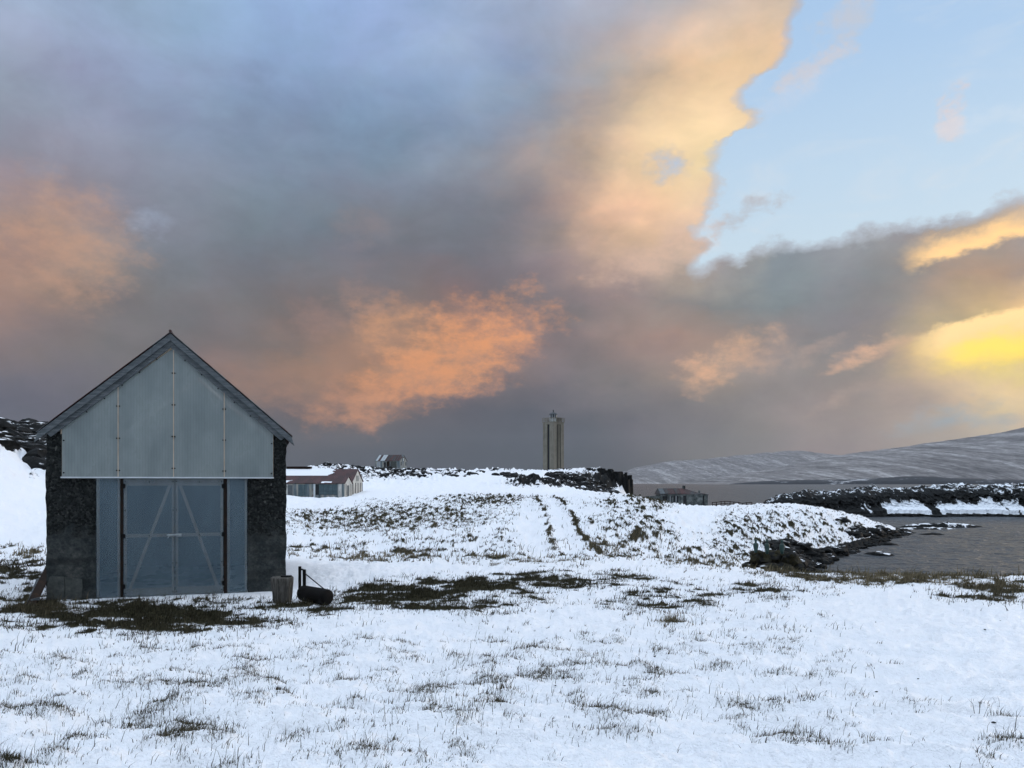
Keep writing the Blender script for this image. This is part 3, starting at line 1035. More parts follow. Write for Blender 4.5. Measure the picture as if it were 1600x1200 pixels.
# ------------------------------------------------------------------ far slopes
def far_slope(name, mat, ridge, d_shore, d_ridge, amp, power, nrow=90, ncol=420, seed=0.0, px0=None, px1=None):
    rx = np.array([a for a, b in ridge], float); ry = np.array([b for a, b in ridge], float)
    px = np.linspace(rx[0], rx[-1], ncol)
    zr = EYE + (HOR - np.interp(px, rx, ry)) / FPX * d_ridge
    zr = np.convolve(np.pad(zr, 9, mode='edge'), np.ones(19) / 19, 'valid')
    t = np.linspace(0, 1.25, nrow)
    T, PXX = np.meshgrid(t, px, indexing='ij')
    d = d_shore + (d_ridge - d_shore) * T
    x = (PXX - 800) / FPX * d; y = d
    zt = np.where(T < 1, np.clip(T, 0, 1) ** power, 1 - (T - 1) * 2.5) * zr[None]
    n = fbm(x / 900 + seed, y / 2200, 6, .55) + .35 * np.abs(fbm(x / 260 + seed, y / 900 + 3, 5, .6))
    z = zt + n * amp * np.clip(T * 3, 0, 1) - 1.0
    return np_mesh(name, np.stack([x.ravel(), y.ravel(), z.ravel()], -1), grid_faces(nrow, ncol), mat, kind='structure')


far_slope('mountain', M['hill'], [(880, 756), (940, 745), (985, 733), (1040, 724), (1130, 713), (1195, 709), (1240, 702), (1290, 706), (1360, 716), (1450, 730), (1600, 740)], 7000, 9500, 22, .85, seed=3)
far_slope('hill', M['hill'], [(1060, 757), (1110, 749), (1160, 740), (1220, 728), (1300, 713), (1335, 706), (1400, 698), (1455, 690), (1530, 681), (1570, 674), (1600, 664), (1700, 645), (2000, 610), (2600, 600), (3400, 640)], 3700, 5600, 13, .92, seed=8)
far_slope('coast', M['coast'], [(1140, 757), (1160, 754), (1200, 751), (1260, 749), (1350, 748), (1400, 745), (1440, 743), (1470, 747), (1540, 749), (1600, 750), (1900, 748), (2600, 746)], 3300, 3420, 3, .4, nrow=14, seed=1)
# ------------------------------------------------------------------ rocks
def rock_mesh(sub, seed, flat=.7, ang=.35):
    bm = bmesh.new()
    bmesh.ops.create_icosphere(bm, subdivisions=sub, radius=1)
    o = Vector((seed * 3.7, seed * 1.3, seed * 7.1))
    for v in bm.verts:
        p = v.co
        d = mnoise.noise(p * 1.1 + o) * .45 + mnoise.noise(p * 2.6 + o) * .20 + mnoise.noise(p * 5.5 + o) * .09
        c = mnoise.cell(p * 1.6 + o) * ang
        v.co = p * (1 + d + c * .4)
        v.co.z *= flat
    V = np.array([v.co[:] for v in bm.verts]); F = np.array([[v.index for v in f.verts] for f in bm.faces])
    bm.free()
    return V, F


ROCKS1 = [rock_mesh(1, i + 1) for i in range(8)]
ROCKS2 = [rock_mesh(2, i + 31) for i in range(6)]
ROCKS3 = [rock_mesh(3, i + 61) for i in range(6)]


def rubble(name, spots, variants, mat, parent=None, smooth=False, **kw):
    """spots: (x,y,z,sx,sy,sz,rot) -> one joined mesh"""
    Vs, Fs, b = [], [], 0
    for i, (x, y, z, a, c, e, ro) in enumerate(spots):
        V, F = variants[i % len(variants)]
        ca, sa = math.cos(ro), math.sin(ro)
        v = V * (a, c, e)
        Vs.append(np.c_[v[:, 0] * ca - v[:, 1] * sa + x, v[:, 0] * sa + v[:, 1] * ca + y, v[:, 2] + z])
        Fs.append(F + b); b += len(V)
    return np_mesh(name, np.vstack(Vs), np.vstack(Fs), mat, parent, smooth, **kw)


# basalt columns of the lighthouse point
def columns(name, path, n, hw, rad, hmin, mat, **kw):
    mb = MB()
    for i in range(n):
        t = random.random()
        a = t * (len(path) - 1); j = min(int(a), len(path) - 2); f = a - j
        p, q = Vector(path[j]), Vector(path[j + 1])
        c = p.lerp(q, f)
        c.x += random.gauss(0, hw * .35); dy = abs(random.gauss(0, hw)); c.y += dy
        top_ = c.z * 1.0 - max(0, 1 - dy / hw) * random.uniform(0, 1) * (c.z - hmin) * .8 + random.uniform(-.7, .5)
        r = rad * random.uniform(.7, 1.3)
        mb.tube((c.x, c.y, hmin - 1.5), (c.x + random.uniform(-.2, .2), c.y + random.uniform(0, .3), max(hmin + .3, top_)), r * 1.05, r, 6, random.uniform(0, 1))
    return mb.build(name, mat, **kw)


def WP(px, py, d):
    return tuple(P(px, py, d))


columns('cliff', [WP(890, 741, 206), WP(915, 736, 204), WP(935, 733, 202), WP(950, 736, 200), WP(964, 737, 201), WP(974, 741, 205), WP(978, 747, 212), WP(977, 744, 222)], 460, 3.0, .55, .5, M['rock_snow_light'], kind='structure')
# low rock bands on the slope under the lighthouse
band = []
for (a, b, n, s) in [((780, 750, 172), (850, 757, 150), 60, .9), ((850, 758, 150), (930, 766, 140), 60, .9), ((860, 750, 176), (940, 752, 176), 60, 1.1), ((905, 756, 170), (960, 768, 150), 60, 1.2), ((945, 758, 175), (978, 768, 170), 40, 1.3)]:
    for i in range(n):
        t = random.random()
        px = a[0] + (b[0] - a[0]) * t + random.gauss(0, 5); d = a[2] + (b[2] - a[2]) * t + random.gauss(0, 2.5)
        x = (px - 800) / FPX * d
        z = gz1(x, d)
        k_ = s * random.uniform(.5, 1.2)
        band.append((x, d, z + .1 * k_, k_ * 1.3, k_, k_ * .9, random.uniform(0, 6)))
rubble('rock_band', band, ROCKS2, M['rock_snow_light'], kind='stuff')
# rocks over the left-hand hill and below the hill house
ro_ = []
for i in range(260):
    px = random.uniform(-120, 170); d = random.uniform(49, 66)
    x = (px - 800) / FPX * d; z = gz1(x, d); pz = proj(np.array([x]), np.array([d]), np.array([z]))[1][0]
    if (px < 45 and pz > 712) or pz > 758:
        continue
    s = random.uniform(.3, 1.15)
    ro_.append((x, d, z, s * 1.3, s, s * .8, random.uniform(0, 6)))
rubble('hillside_rocks', ro_, ROCKS2, M['rock_snow_light'], kind='stuff')
ro_ = []
for i in range(240):
    px = random.gauss(622, 42); d = random.uniform(160, 187)
    if random.random() < .3:
        px = random.uniform(555, 740)
    x = (px - 800) / FPX * d; s = random.uniform(.3, 1.0)
    ro_.append((x, d, gz1(x, d) - .1, s * 1.4, s, s * .8, random.uniform(0, 6)))
for i in range(60):
    px = random.uniform(480, 560); d = random.uniform(172, 192)
    x = (px - 800) / FPX * d; s = random.uniform(.3, .8)
    ro_.append((x, d, gz1(x, d) - .1, s * 1.4, s, s * .8, random.uniform(0, 6)))
for i in range(90):
    px = random.uniform(690, 960); d = random.uniform(200, 214)
    x = (px - 800) / FPX * d; s = random.uniform(.3, .7)
    ro_.append((x, d, gz1(x, d) - .15, s * 1.6, s, s * .7, random.uniform(0, 6)))
rubble('knoll_rocks', ro_, ROCKS2, M['rock_snow_light'], kind='stuff')

# black stones along the waterline of the bay
st = []
for i in range(9000):
    px = random.uniform(1190, 1445); d = random.uniform(31, 86)
    x = (px - 800) / FPX * d
    z = gz1(x, d)
    if -.22 < z < .34 + .16 * math.sin(px * .13) and len(st) < 1500:
        s = random.uniform(.07, .26) * random.uniform(.7, 1.3) * (d / 55) ** .5
        st.append((x, d, z, s * 1.4, s * 1.1, s * .8, random.uniform(0, 6)))
rubble('shore_stones', st, ROCKS1, M['rock'], kind='stuff')
# a dark undercut bank of rock above the beach
st = []
for (a, b, n) in [((1205, 862, 44), (1290, 858, 49), 90), ((1240, 872, 43), (1330, 862, 55), 60), ((1330, 850, 62), (1395, 838, 72), 50), ((1215, 868, 42), (1262, 862, 45), 40)]:
    for i in range(n):
        t = random.random()
        px = a[0] + (b[0] - a[0]) * t + random.gauss(0, 6); d = a[2] + (b[2] - a[2]) * t + random.gauss(0, .7)
        x = (px - 800) / FPX * d; s = random.uniform(.15, .5)
        st.append((x, d, gz1(x, d) + .05, s * 1.5, s, s * .8, random.uniform(0, 6)))
rubble('bank_rocks', st, ROCKS2, M['rock_snow_light'], kind='stuff')

# single boulders in the shallow water and on the slope
def boulder(px, py, w, h, label, mat='rock', d=None, group=None, sub=3):
    d = d or EYE * FPX / (py - HOR)
    x = (px - 800) / FPX * d
    V, F = random.choice(ROCKS3)
    s = w / FPX * d / 2.0; hz = h / FPX * d / 1.4
    return np_mesh('boulder', V * (s * .9, s * .8, hz), F, M[mat], None, True, label=label, cat='boulder', group=group)


def place(o, px, py, d=None, dz=0.0):
    d = d or EYE * FPX / (py - HOR)
    x = (px - 800) / FPX * d
    o.location = (x, d, max(gz1(x, d), -.1) + dz)
    return o


place(boulder(1372, 868, 46, 18, 'snow-capped black boulder lying alone in the shallow bay water', 'rock_snow'), 1372, 868)
place(boulder(1284, 888, 24, 16, 'small bare black boulder in the water beside the boulder pile', 'rock'), 1284, 888)
place(boulder(1390, 855, 30, 14, 'bare black boulder at the water edge below the snowy slope', 'rock'), 1388, 852)
place(boulder(1218, 853, 22, 18, 'square black rock on the snowy slope just above the boulder pile', 'rock', d=43), 1217, 852, d=43, dz=.1)


def skerry(px0, px1, d, w, h, label, snow):
    n = 46; V = []
    xs = np.linspace(px0, px1, n)
    prof = [(-1.0, -.5), (-.9, .12), (-.55, .8), (0, 1.0), (.5, .8), (.95, .1), (1.0, -.5)]
    for i, px in enumerate(xs):
        t = i / (n - 1); e = max(.03, (math.sin(math.pi * t) ** .55))
        kx = (px - 800) / FPX * d
        for a, b in prof:
            nz = mnoise.noise(Vector((kx * .8, a * 2, d))) * .4 + mnoise.noise(Vector((kx * 2.1, a * 3, d))) * .25
            V.append((kx - (xs.mean() - 800) / FPX * d, a * w * e * (1 + nz * .5), (b * h * e * (1 + nz) if b > 0 else -.4)))
    o = np_mesh('skerry', V, grid_faces(n, len(prof)), M[snow], None, False, label=label, cat='rock', group='flat rocks in the bay')
    o.location = ((xs.mean() - 800) / FPX * d, d, -.02)
    return o


skerry(1405, 1537, 87, 1.3, .55, 'longest low skerry in the bay, thickly capped with snow', 'rock_snow')
skerry(1395, 1497, 83, .8, .26, 'thin dark skerry just in front of the snow-capped one', 'rock_snow')
skerry(1432, 1478, 74, .5, .22, 'short bare black skerry nearest the camera, out in open water', 'rock')
skerry(1385, 1428, 75.5, .7, .30, 'short skerry touching the tip of the snowy slope', 'rock_snow')

# ------------------------------------------------------------------ low headland across the bay
def headland():
    xs = np.linspace(1195, 1990, 420)
    topx = [1195, 1212, 1222, 1235, 1258, 1275, 1300, 1340, 1400, 1450, 1500, 1600, 1990]
    topy = [792, 784, 779, 779, 772, 777, 776, 772, 770, 768, 766, 764, 758]
    tz = np.interp(xs, topx, [zz(v, 118) for v in topy])
    # rows: below water, waterline rock, snow foot, top of snow foot, cliff, top edge, plateau...
    rows = [(112.5, -.5, 0), (113, .22, 0), (113.2, .36, 0), (113.6, .16, 1), (114.6, .24, .9), (115.3, .36, .75), (115.6, .48, .55), (115.8, .62, .36), (116.2, .74, .30), (116.6, .86, .32), (117.2, .96, .37), (118, 1.0, .38), (120, 1.03, .40), (124, 1.06, .41), (130, 1.02, .38), (138, 1.0, .35), (150, .9, .35), (165, .3, .3), (172, -.6, 0)]
    rd = [r[0] for r in rows]; rf_ = [r[1] for r in rows]; rs_ = [r[2] for r in rows]
    jj = np.linspace(0, len(rows) - 1, 74)
    V, SN = [], []
    for jv in jj:
        d = np.interp(jv, range(len(rows)), rd); f = np.interp(jv, range(len(rows)), rf_); sn = np.interp(jv, range(len(rows)), rs_)
        x = (xs - 800) / FPX * d
        n = fbm(x * .16, np.full_like(x, d * .16 + jv * .1), 4, .6)
        nf = np.abs(fbm(x * .7, np.full_like(x, jv * .34), 4, .65))
        nb_ = fbm(x * .06 + 3, np.full_like(x, d * .02), 3)
        nv = fbm(x * .5 + 11, np.full_like(x, 2.0 + jv * .05), 4, .6)
        if jv < 1:
            z = np.full_like(x, -.6 + .75 * jv)
        elif jv <= 3:
            z = .16 + .15 * (jv - 1) + n * .10 + (nf - .25) * .2
        else:
            z = .3 + tz * f + n * .30 * np.clip(jv / 8, .4, 1.0) + (nf - .25) * .55 * np.clip((jv - 4) / 4, .6, 1)
        dd = d + nb_ * 2.2 + (nf - .2) * (1.1 if 4 < jv < 11 else .5)
        V.append(np.stack([x, dd, z], -1))
        foot = np.clip(.55 + nb_ * 1.3 + nv * 1.3, -.1, 1.0) if 2.4 < jv < 9 else 1.0
        SN.append(np.clip(sn * foot + n * .10 + (.10 * sstep(1420, 1560, xs) if jv > 8 else 0), 0, 1) if jv > 2.5 else np.zeros_like(x))
    rows = jj
    np_mesh('headland', np.vstack([a.reshape(-1, 3) for a in V]), grid_faces(len(rows), len(xs)), M['headland'], None, False, attrs={'snow': np.concatenate(SN)}, kind='structure')


headland()

# ------------------------------------------------------------------ the shed
shed = empty('shed', (SHL[0] + math.cos(SHA) * SHW / 2, SHL[1] + math.sin(SHA) * SHW / 2, SHZ), SHA,
             label='gabled concrete shed with translucent plastic gable and double doors, nearest building', cat='shed')


def W2(px, py):                          # photo pixel on the shed front -> (x from the middle, height)
    ca, sa = math.cos(SHA), math.sin(SHA)
    kx = (px - 800) / FPX
    u = (SHL[0] - kx * SHL[1]) / (kx * sa - ca)
    d = SHL[1] + u * sa
    return u - SHW / 2, EYE - (py - HOR) / FPX * d - SHZ


HWD = SHW / 2
DEEP = 6.2
xL, xR = W2(97, 700)[0], W2(427, 700)[0]          # gable panel edges
ztrim = .5 * (W2(97, 746)[1] + W2(427, 746)[1])
dl, dr = W2(150.5, 840)[0], W2(386.5, 840)[0]      # opening
ZE = W2(70, 670)[1]                                # eave
ZR = W2(268, 520)[1]                               # ridge (top of roof)
slope = (ZR - ZE) / (HWD + .06)


def roofz(x):
    return ZR - abs(x) * slope


def rough_wall(name, poly, y0, y1, amp, mat):
    """wall panel: polygon in x,z extruded, diced and roughened so that its edges are uneven"""
    o = MB().prism(poly, y0, y1).build(name, mat, shed)
    bm = bmesh.new(); bm.from_mesh(o.data)
    for ax in ((1, 0, 0), (0, 1, 0), (0, 0, 1)):
        cs_ = [Vector(ax).dot(v.co) for v in bm.verts]
        lo, hi = min(cs_), max(cs_)
        step = .07 if ax[1] == 0 else .25
        for c in np.arange(lo + step, hi - step * .4, step):
            bmesh.ops.bisect_plane(bm, geom=bm.verts[:] + bm.edges[:] + bm.faces[:], plane_co=Vector(ax) * float(c), plane_no=ax)
    for v in bm.verts:
        p = v.co
        n = mnoise.noise_vector(p * 7.0) * amp + mnoise.noise_vector(p * 2.1) * amp * .8
        v.co = p + Vector((n.x, n.y, n.z * .3))
    bm.to_mesh(o.data); bm.free()
    return o


zc = roofz(HWD) - .10
rough_wall('front_wall', [(-HWD, -.3), (dl, -.3), (dl, ztrim + .02), (xL + .05, ztrim + .02), (xL + .05, zc + .2), (-HWD, zc)], .02, .34, .016, M['concrete_rough'])
rough_wall('front_wall', [(dr, -.3), (HWD, -.3), (HWD, zc), (xR - .05, zc + .2), (xR - .05, ztrim + .02), (dr, ztrim + .02)], .02, .34, .016, M['concrete_rough'])
MB().box(-HWD + .01, -HWD + .3, .34, DEEP, -.3, zc).build('side_wall', M['concrete_rough'], shed)
MB().box(HWD - .3, HWD - .01, .34, DEEP, -.3, zc).build('side_wall', M['concrete_rough'], shed)
for s in (-1, 1):
    MB().box(*sorted((s * (HWD - .305), s * (HWD - .33))), .36, DEEP - .31, -.02, zc - .1).build('inner_lining', M['concrete_block'], shed)
MB().prism([(-HWD + .3, -.3), (HWD - .3, -.3), (HWD - .3, roofz(HWD - .3) - .16), (0, roofz(0) - .16), (-HWD + .3, roofz(HWD - .3) - .16)], DEEP - .3, DEEP).build('back_wall', M['concrete_block'], shed)
MB().box(-HWD + .3, HWD - .3, .3, DEEP - .3, -.2, -.03).build('floor_slab', M['concrete_block'], shed)
# pale render blocks at the foot of the left pillar, split by a crack
bx0, bz1 = W2(75, 902); bx1 = W2(100, 902)[0]; bx2 = W2(129, 905)[0]
def patch_block(pts, y):
    o = MB().prism(pts, y, .06).build('render_patch', M['concrete_block'], shed)
patch_block([(bx0 - .02, -.1), (bx1 - .005, -.1), (bx1 + .012, bz1 * .5), (bx1 - .004, bz1), (bx0 + .03, bz1 + .01), (bx0 - .03, bz1 * .55)], -.002)
patch_block([(bx1 + .006, -.1), (bx2 - .03, -.1), (bx2 + .0, bz1 * .5), (bx2 - .01, bz1 - .06), (bx1 + .007, bz1 - .012), (bx1 + .024, bz1 * .5)], -.003)
# smooth rendered reveals beside the door opening
MB().box(dl - .17, dl - .004, -.012, .05, -.05, .95).build('reveal', M['concrete_rough'], shed)
MB().box(dr + .004, dr + .13, -.010, .05, -.05, 1.45).build('reveal', M['concrete_rough'], shed)

# roof: two corrugated sheets, four barge boards, rafters behind
for s in (-1, 1):
    n = 90; V = []
    for j, y in enumerate(np.linspace(-.16, DEEP + .15, n)):
        c = .016 * math.sin(y / .076 * 2 * math.pi * .5)
        for x, zoff in ((0, 0), ((HWD + .12), 0)):
            V.append((s * x, y, roofz(x) + c))
        for x in ((HWD + .12), 0):
            V.append((s * x, y, roofz(x) + c - .012))
    F = []
    for j in range(n - 1):
        for a in range(4):
            b = (a + 1) % 4
            F.append((j * 4 + a, j * 4 + b, (j + 1) * 4 + b, (j + 1) * 4 + a))
    F += [(0, 1, 2, 3), tuple((n - 1) * 4 + a for a in (3, 2, 1, 0))]
    mb = MB(); mb.poly(V, F)
    mb.build('roof_sheet', M['zinc_rust_roof'], shed)
    nx = Vector((slope, 0, 1)).normalized()
    def rp(x, drop):
        return (s * x, roofz(x) - drop)
    # outer barge board in two lengths, meeting at a visible butt joint
    jx = .32 if s < 0 else 1.2
    for a, b, yy0 in ((0.0, jx - .003, -.145), (jx + .003, HWD + .10, -.140)):
        p = [rp(a, .035), rp(b, .035), rp(b + (.06 if b > 1.9 else 0), .175 + (.06 * slope * 0)), rp(a, .175)]
        p = p if s > 0 else p[::-1]
        MB().prism(p[::-1], yy0, yy0 + .028).build('barge_board', M['old_wood'], shed, bevel=.004)
    p = [rp(0, .15), rp(HWD - .02, .15), rp(HWD - .10, .29), rp(0, .30)]
    MB().prism(p[::-1] if s > 0 else p, -.085, -.050).build('inner_barge_board', M['old_wood'], shed, bevel=.004)
    p = [rp(0, .05), rp(HWD + .04, .05), rp(HWD + .04, .13), rp(0, .13)]
    MB().prism(p[::-1] if s > 0 else p, -.11, .36).build('soffit', M['old_wood'], shed)
MB().tube((0, -.165, ZR + .005), (0, DEEP + .15, ZR - .005), .028, n=8).build('ridge_cap', M['zinc_rust_roof'], shed)

# translucent gable sheets with joint strips and studs behind
xs_ = [xL, W2(185, 680)[0], W2(271.5, 640)[0], W2(350.5, 680)[0], xR]
G = .006
for i in range(4):
    a, b = xs_[i] + G, xs_[i + 1] - G
    def gt(x):
        return roofz(x) - .27
    pts = [(a, ztrim + .012), (b, ztrim + .012), (b, gt(b)), (a, gt(a))]
    if i in (1, 2):
        pass
    MB().prism(pts, -.030, -.014).build('gable_sheet', M['polycarbonate_skylit'], shed)
for i, x in enumerate(xs_):
    t = roofz(x) - .27
    e = .035 if 0 < i < 4 else .028
    xx = x + (e if i == 0 else -e if i == 4 else 0)
    MB().box(xx - e, xx + e, -.012, .06, ztrim + .015, t).build('stud', M['timber'], shed)
    if 0 < i < 4:
        MB().box(x - .008, x + .008, -.036, -.031, ztrim + .012, t + .01).build('joint_strip', M['timber'], shed, bevel=.003)
for s in (-1, 1):
    MB().prism([(s * xR, roofz(xR) - .36), (0, roofz(0) - .36), (0, roofz(0) - .27), (s * xR, roofz(xR) - .27)][::(1 if s > 0 else -1)], -.010, .05).build('rafter', M['timber'], shed)
MB().box(xL - .01, xR + .01, -.075, -.008, ztrim - .018, ztrim + .010).build('drip_trim', M['aluminium'], shed, bevel=.004)
MB().box(xL, xR, -.006, .10, ztrim + .015, ztrim + .09).build('lintel', M['timber'], shed)
sc_ = MB()
for i in range(5):
    x = xs_[i] + (.035 if i == 0 else -.035 if i == 4 else 0)
    hgt = roofz(x) - .30 - ztrim
    for f in np.arange(.06, 1.0, .62 / max(hgt, .62)):
        for dx in ((-.022, .022) if 0 < i < 4 else (0,)):
            sc_.tube((x + dx, -.048, ztrim + .03 + f * (hgt - .03)), (x + dx, -.028, ztrim + .03 + f * (hgt - .03)), .014, .014, 8)
for s in (-1, 1):
    for x in np.arange(.25, 1.75, .3):
        sc_.tube((s * x, -.048, roofz(x) - .315), (s * x, -.028, roofz(x) - .315), .014, .014, 8)
sc_.build('screws', M['dark_metal'], shed, kind='stuff')

# lower front: fixed side sheets, two posts, double door
zt = ztrim - .022
zb0, zb1 = -.03, -.03
pL0, pL1 = W2(188.5, 840)[0], W2(192.5, 840)[0]
pR0, pR1 = W2(350.0, 840)[0], W2(354.5, 840)[0]
dm = W2(273.5, 840)[0]
for a, b in ((dl + .004, pL0 - .006), (pR1 + .006, dr - .004)):
    o = MB().box(a, b, -.020, -.006, zb0, zt).build('side_sheet', M['polycarbonate'], shed)
    for x in (a + .025, b - .025):
        MB().box(x - .022, x + .022, -.003, .04, zb0, zt).build('batten', M['timber'], o)
for a, b in ((pL0, pL1), (pR0, pR1)):
    MB().box(a - .004, b + .004, -.004, .10, -.06, zt).build('door_post', M['rusty_post'], shed)
MB().box(dl, dr, .0, .14, -.09, -.034).build('threshold', M['rusty_post'], shed)


def door(x0, x1, brace_to_left):
    d = MB().box(x0, x1, -.034, -.020, -.02, zt - .006).build('door', M['polycarbonate'], shed)
    h = zt - .006
    e = .052
    yb = (-.0175, .020)
    def fr(nm, *bx):
        MB().box(*bx).build(nm, M['timber'], d)
    fr('stile', x0 + .004, x0 + e, *yb, -.015, h)
    fr('stile', x1 - e, x1 - .004, *yb, -.015, h)
    fr('top_rail', x0 + e, x1 - e, *yb, h - .13, h)
    fr('bottom_rail', x0 + e, x1 - e, *yb, -.015, .13)
    zm = (W2(272, 836)[1])
    fr('middle_rail', x0 + e, x1 - e, *yb, zm - .032, zm + .032)
    a, b = ((x0 + .11, .13), (x1 - .09, h - .13)) if brace_to_left else ((x1 - .11, .13), (x0 + .09, h - .13))
    dx, dz_ = b[0] - a[0], b[1] - a[1]
    L_ = math.hypot(dx, dz_); px_, pz_ = -dz_ / L_ * .028, dx / L_ * .028
    pts = [(a[0] - px_, a[1] - pz_), (b[0] - px_, b[1] - pz_), (b[0] + px_, b[1] + pz_), (a[0] + px_, a[1] + pz_)]
    MB().prism(pts if (dx > 0) == brace_to_left else pts, -.0165, .012).build('brace', M['timber'], d)
    sc = MB()
    for x in (x0 + .028, x1 - .028):
        for z in (.05, h * .27, h * .73, h - .05):
            sc.tube((x, -.042, z), (x, -.033, z), .011, .011, 8)
    for x in (x0 + (x1 - x0) * .5,):
        sc.tube((x, -.042, zm), (x, -.033, zm), .011, .011, 8); sc.tube((x, -.042, h - .06), (x, -.033, h - .06), .011, .011, 8)
    sc.build('screws', M['dark_metal'], d, kind='stuff')
    for z in (.18, zm, h - .14):
        xh = x0 if brace_to_left else x1
        MB().box(xh - .03, xh + .03, -.048, -.035, z - .04, z + .04).build('hinge', M['dark_metal'], d, bevel=.004)
    return d, zm


dL, zm = door(pL1 + .012, dm - .004, True)
dR, _z = door(dm + .004, pR0 - .012, False)
MB().box(dm - .13, dm + .0, -.052, -.036, zm - .022, zm + .022).build('hasp', M['zinc'], dL, bevel=.004)
la = MB(); la.tube((dm - .14, -.066, zm + .004), (dm + .10, -.066, zm + .004), .011, n=8); la.tube((dm - .09, -.066, zm), (dm - .12, -.085, zm - .05), .009, n=8)
la.build('bolt', M['zinc'], dL)
MB().box(dm + .012, dm + .12, -.052, -.036, zm - .028, zm + .028).build('keeper', M['zinc'], dR, bevel=.004)

# ------------------------------------------------------------------ stump, roller, planks by the shed
sx_, sy_ = (441 - 800) / FPX * 13.75, 13.75
stump = empty('chopping_block', (sx_, sy_, gz1(sx_, sy_)), label='weathered grey tree stump standing beside the right corner of the shed', cat='stump')
n = 40; V = []
prof = [(.150, -.05), (.158, .06), (.165, .18), (.180, .30), (.195, .40), (.200, .462), (.186, .474), (.0, .470)]
for r, z in prof:
    for i in range(n):
        a = 2 * math.pi * i / n
        f = 1 + .05 * math.sin(a * 9 + z * 3) * (r > .1) + .06 * mnoise.noise(Vector((math.cos(a) * 2, math.sin(a) * 2, z * 3)))
        V.append((r * f * math.cos(a), r * f * math.sin(a), z))
np_mesh('trunk', V, grid_faces(len(prof), n, True), M['stump_wood'], stump)
MB().box(-.02, .16, -.05, .06, .474, .50).build('loose_slab', M['rock'], stump, bevel=.01)

A_, B_ = Vector(P(474, 930, 13.75)), Vector(P(511, 934.5, 13.25))
zr_ = gz1((A_.x + B_.x) / 2, (A_.y + B_.y) / 2)
roller = empty('garden_roller', ((A_.x + B_.x) / 2, (A_.y + B_.y) / 2, zr_), label='black iron lawn roller with upright handle frame lying in front of the shed', cat='roller')
o0 = Vector(roller.location)
a, b = A_ - o0, B_ - o0
a.z = b.z = .135
dv = (b - a).normalized()
a = a - dv * .03; b = b + dv * .03
mb = MB()
q = dv.to_track_quat('Z', 'Y'); n = 28
L_ = (b - a).length
prof = [(.03, 0), (.105, .004), (.135, .03), (.139, .06), (.139, L_ - .06), (.135, L_ - .03), (.105, L_ - .004), (.03, L_)]
pts = [a + q @ Vector((r * math.cos(2 * math.pi * i / n), r * math.sin(2 * math.pi * i / n), z)) for r, z in prof for i in range(n)]
fs = [(j * n + i, j * n + (i + 1) % n, (j + 1) * n + (i + 1) % n, (j + 1) * n + i) for j in range(len(prof) - 1) for i in range(n)] + [tuple(range(n - 1, -1, -1)), tuple(range((len(prof) - 1) * n, len(prof) * n))]
mb.poly(pts, fs); mb.build('drum', M['dark_metal'], roller, True)
h1 = P(468.5, 885, 13.95) - o0; h2 = P(475.5, 890, 13.75) - o0
MB().beam((h1.x, h1.y, .02), (h1.x, h1.y, h1.z), .045, .045, (0, 1, 0)).build('handle_post', M['dark_metal'], roller)
MB().beam((h2.x, h2.y, .10), (h2.x, h2.y, h2.z), .05, .05, (0, 1, 0)).build('handle_post', M['dark_metal'], roller)
MB().beam((h1.x, h1.y, h2.z - .01), (h2.x, h2.y, h2.z - .01), .025, .025).build('cross_bar', M['dark_metal'], roller)
MB().tube((h2.x, h2.y, h2.z - .06), (b.x - dv.x * .1, b.y - dv.y * .1, .26), .010, n=8).build('stay_rod', M['dark_metal'], roller)

for i, (p0, p1, w, lab) in enumerate([((47, 932, 13.6), (78, 886, 14.6), .15, 'wide dark plank leaning against the left corner of the shed'), ((44, 926, 13.75), (60, 905, 14.4), .06, 'narrow grey lath leaning beside the wide plank at the shed corner')]):
    a, b = P(*p0), P(*p1)
    a.z = gz1(a.x, a.y) - .02
    e = empty('leaning_plank', a, label=lab, cat='plank')
    MB().beam((0, 0, 0), b - a, w, .035, (1, .3, 0)).build('board', M['rusty_post' if i == 0 else 'old_wood'], e, bevel=.004)
    MB().beam((b - a) * .15 + Vector((-.02, -.03, 0)), (b - a) * .2 + Vector((.12, -.03, 0)), .05, .03).build('cleat', M['old_wood'], e)
# ------------------------------------------------------------------ gabled farm buildings
def gabled(root, x0, x1, y0, y1, ze, zr, wall, roof, gable_mat=None, over=.15):
    """axis-aligned building in the root's space: eaves along x, gables at x0 and x1"""
    ym = (y0 + y1) / 2
    t = .15
    MB().box(x0, x1, y0, y0 + t, -1.2, ze).build('front_wall', M[wall], root)
    MB().box(x0, x1, y1 - t, y1, -1.2, ze).build('rear_wall', M[wall], root)
    for xa, xb in ((x0 + .003, x0 + t), (x1 - t, x1 - .003)):
        mb = MB()
        pr = [(y0 + t, -1.2), (y1 - t, -1.2), (y1 - t, ze), (ym, zr - .08), (y0 + t, ze)]
        pts = [(xa, y, z) for y, z in pr] + [(xb, y, z) for y, z in pr]
        mb.poly(pts, [(4, 3, 2, 1, 0), (5, 6, 7, 8, 9)] + [(i, (i + 1) % 5, (i + 1) % 5 + 5, i + 5) for i in range(5)])
        mb.build('gable_wall', M[gable_mat or wall], root)
    sl = (zr - ze) / (ym - y0)
    out = []
    for s in (-1, 1):
        ye = y0 - over if s < 0 else y1 + over
        zz_ = ze - over * sl
        mb = MB()
        pts = []
        for x in (x0 - over, x1 + over):
            pts += [(x, ye, zz_ + .04), (x, ym, zr + .04), (x, ym, zr - .03), (x, ye, zz_ - .03)]
        mb.poly(pts, [(0, 1, 2, 3), (7, 6, 5, 4), (0, 4, 5, 1), (1, 5, 6, 2), (2, 6, 7, 3), (3, 7, 4, 0)])
        out.append(mb.build('roof_slope', M[roof], root))
    return out


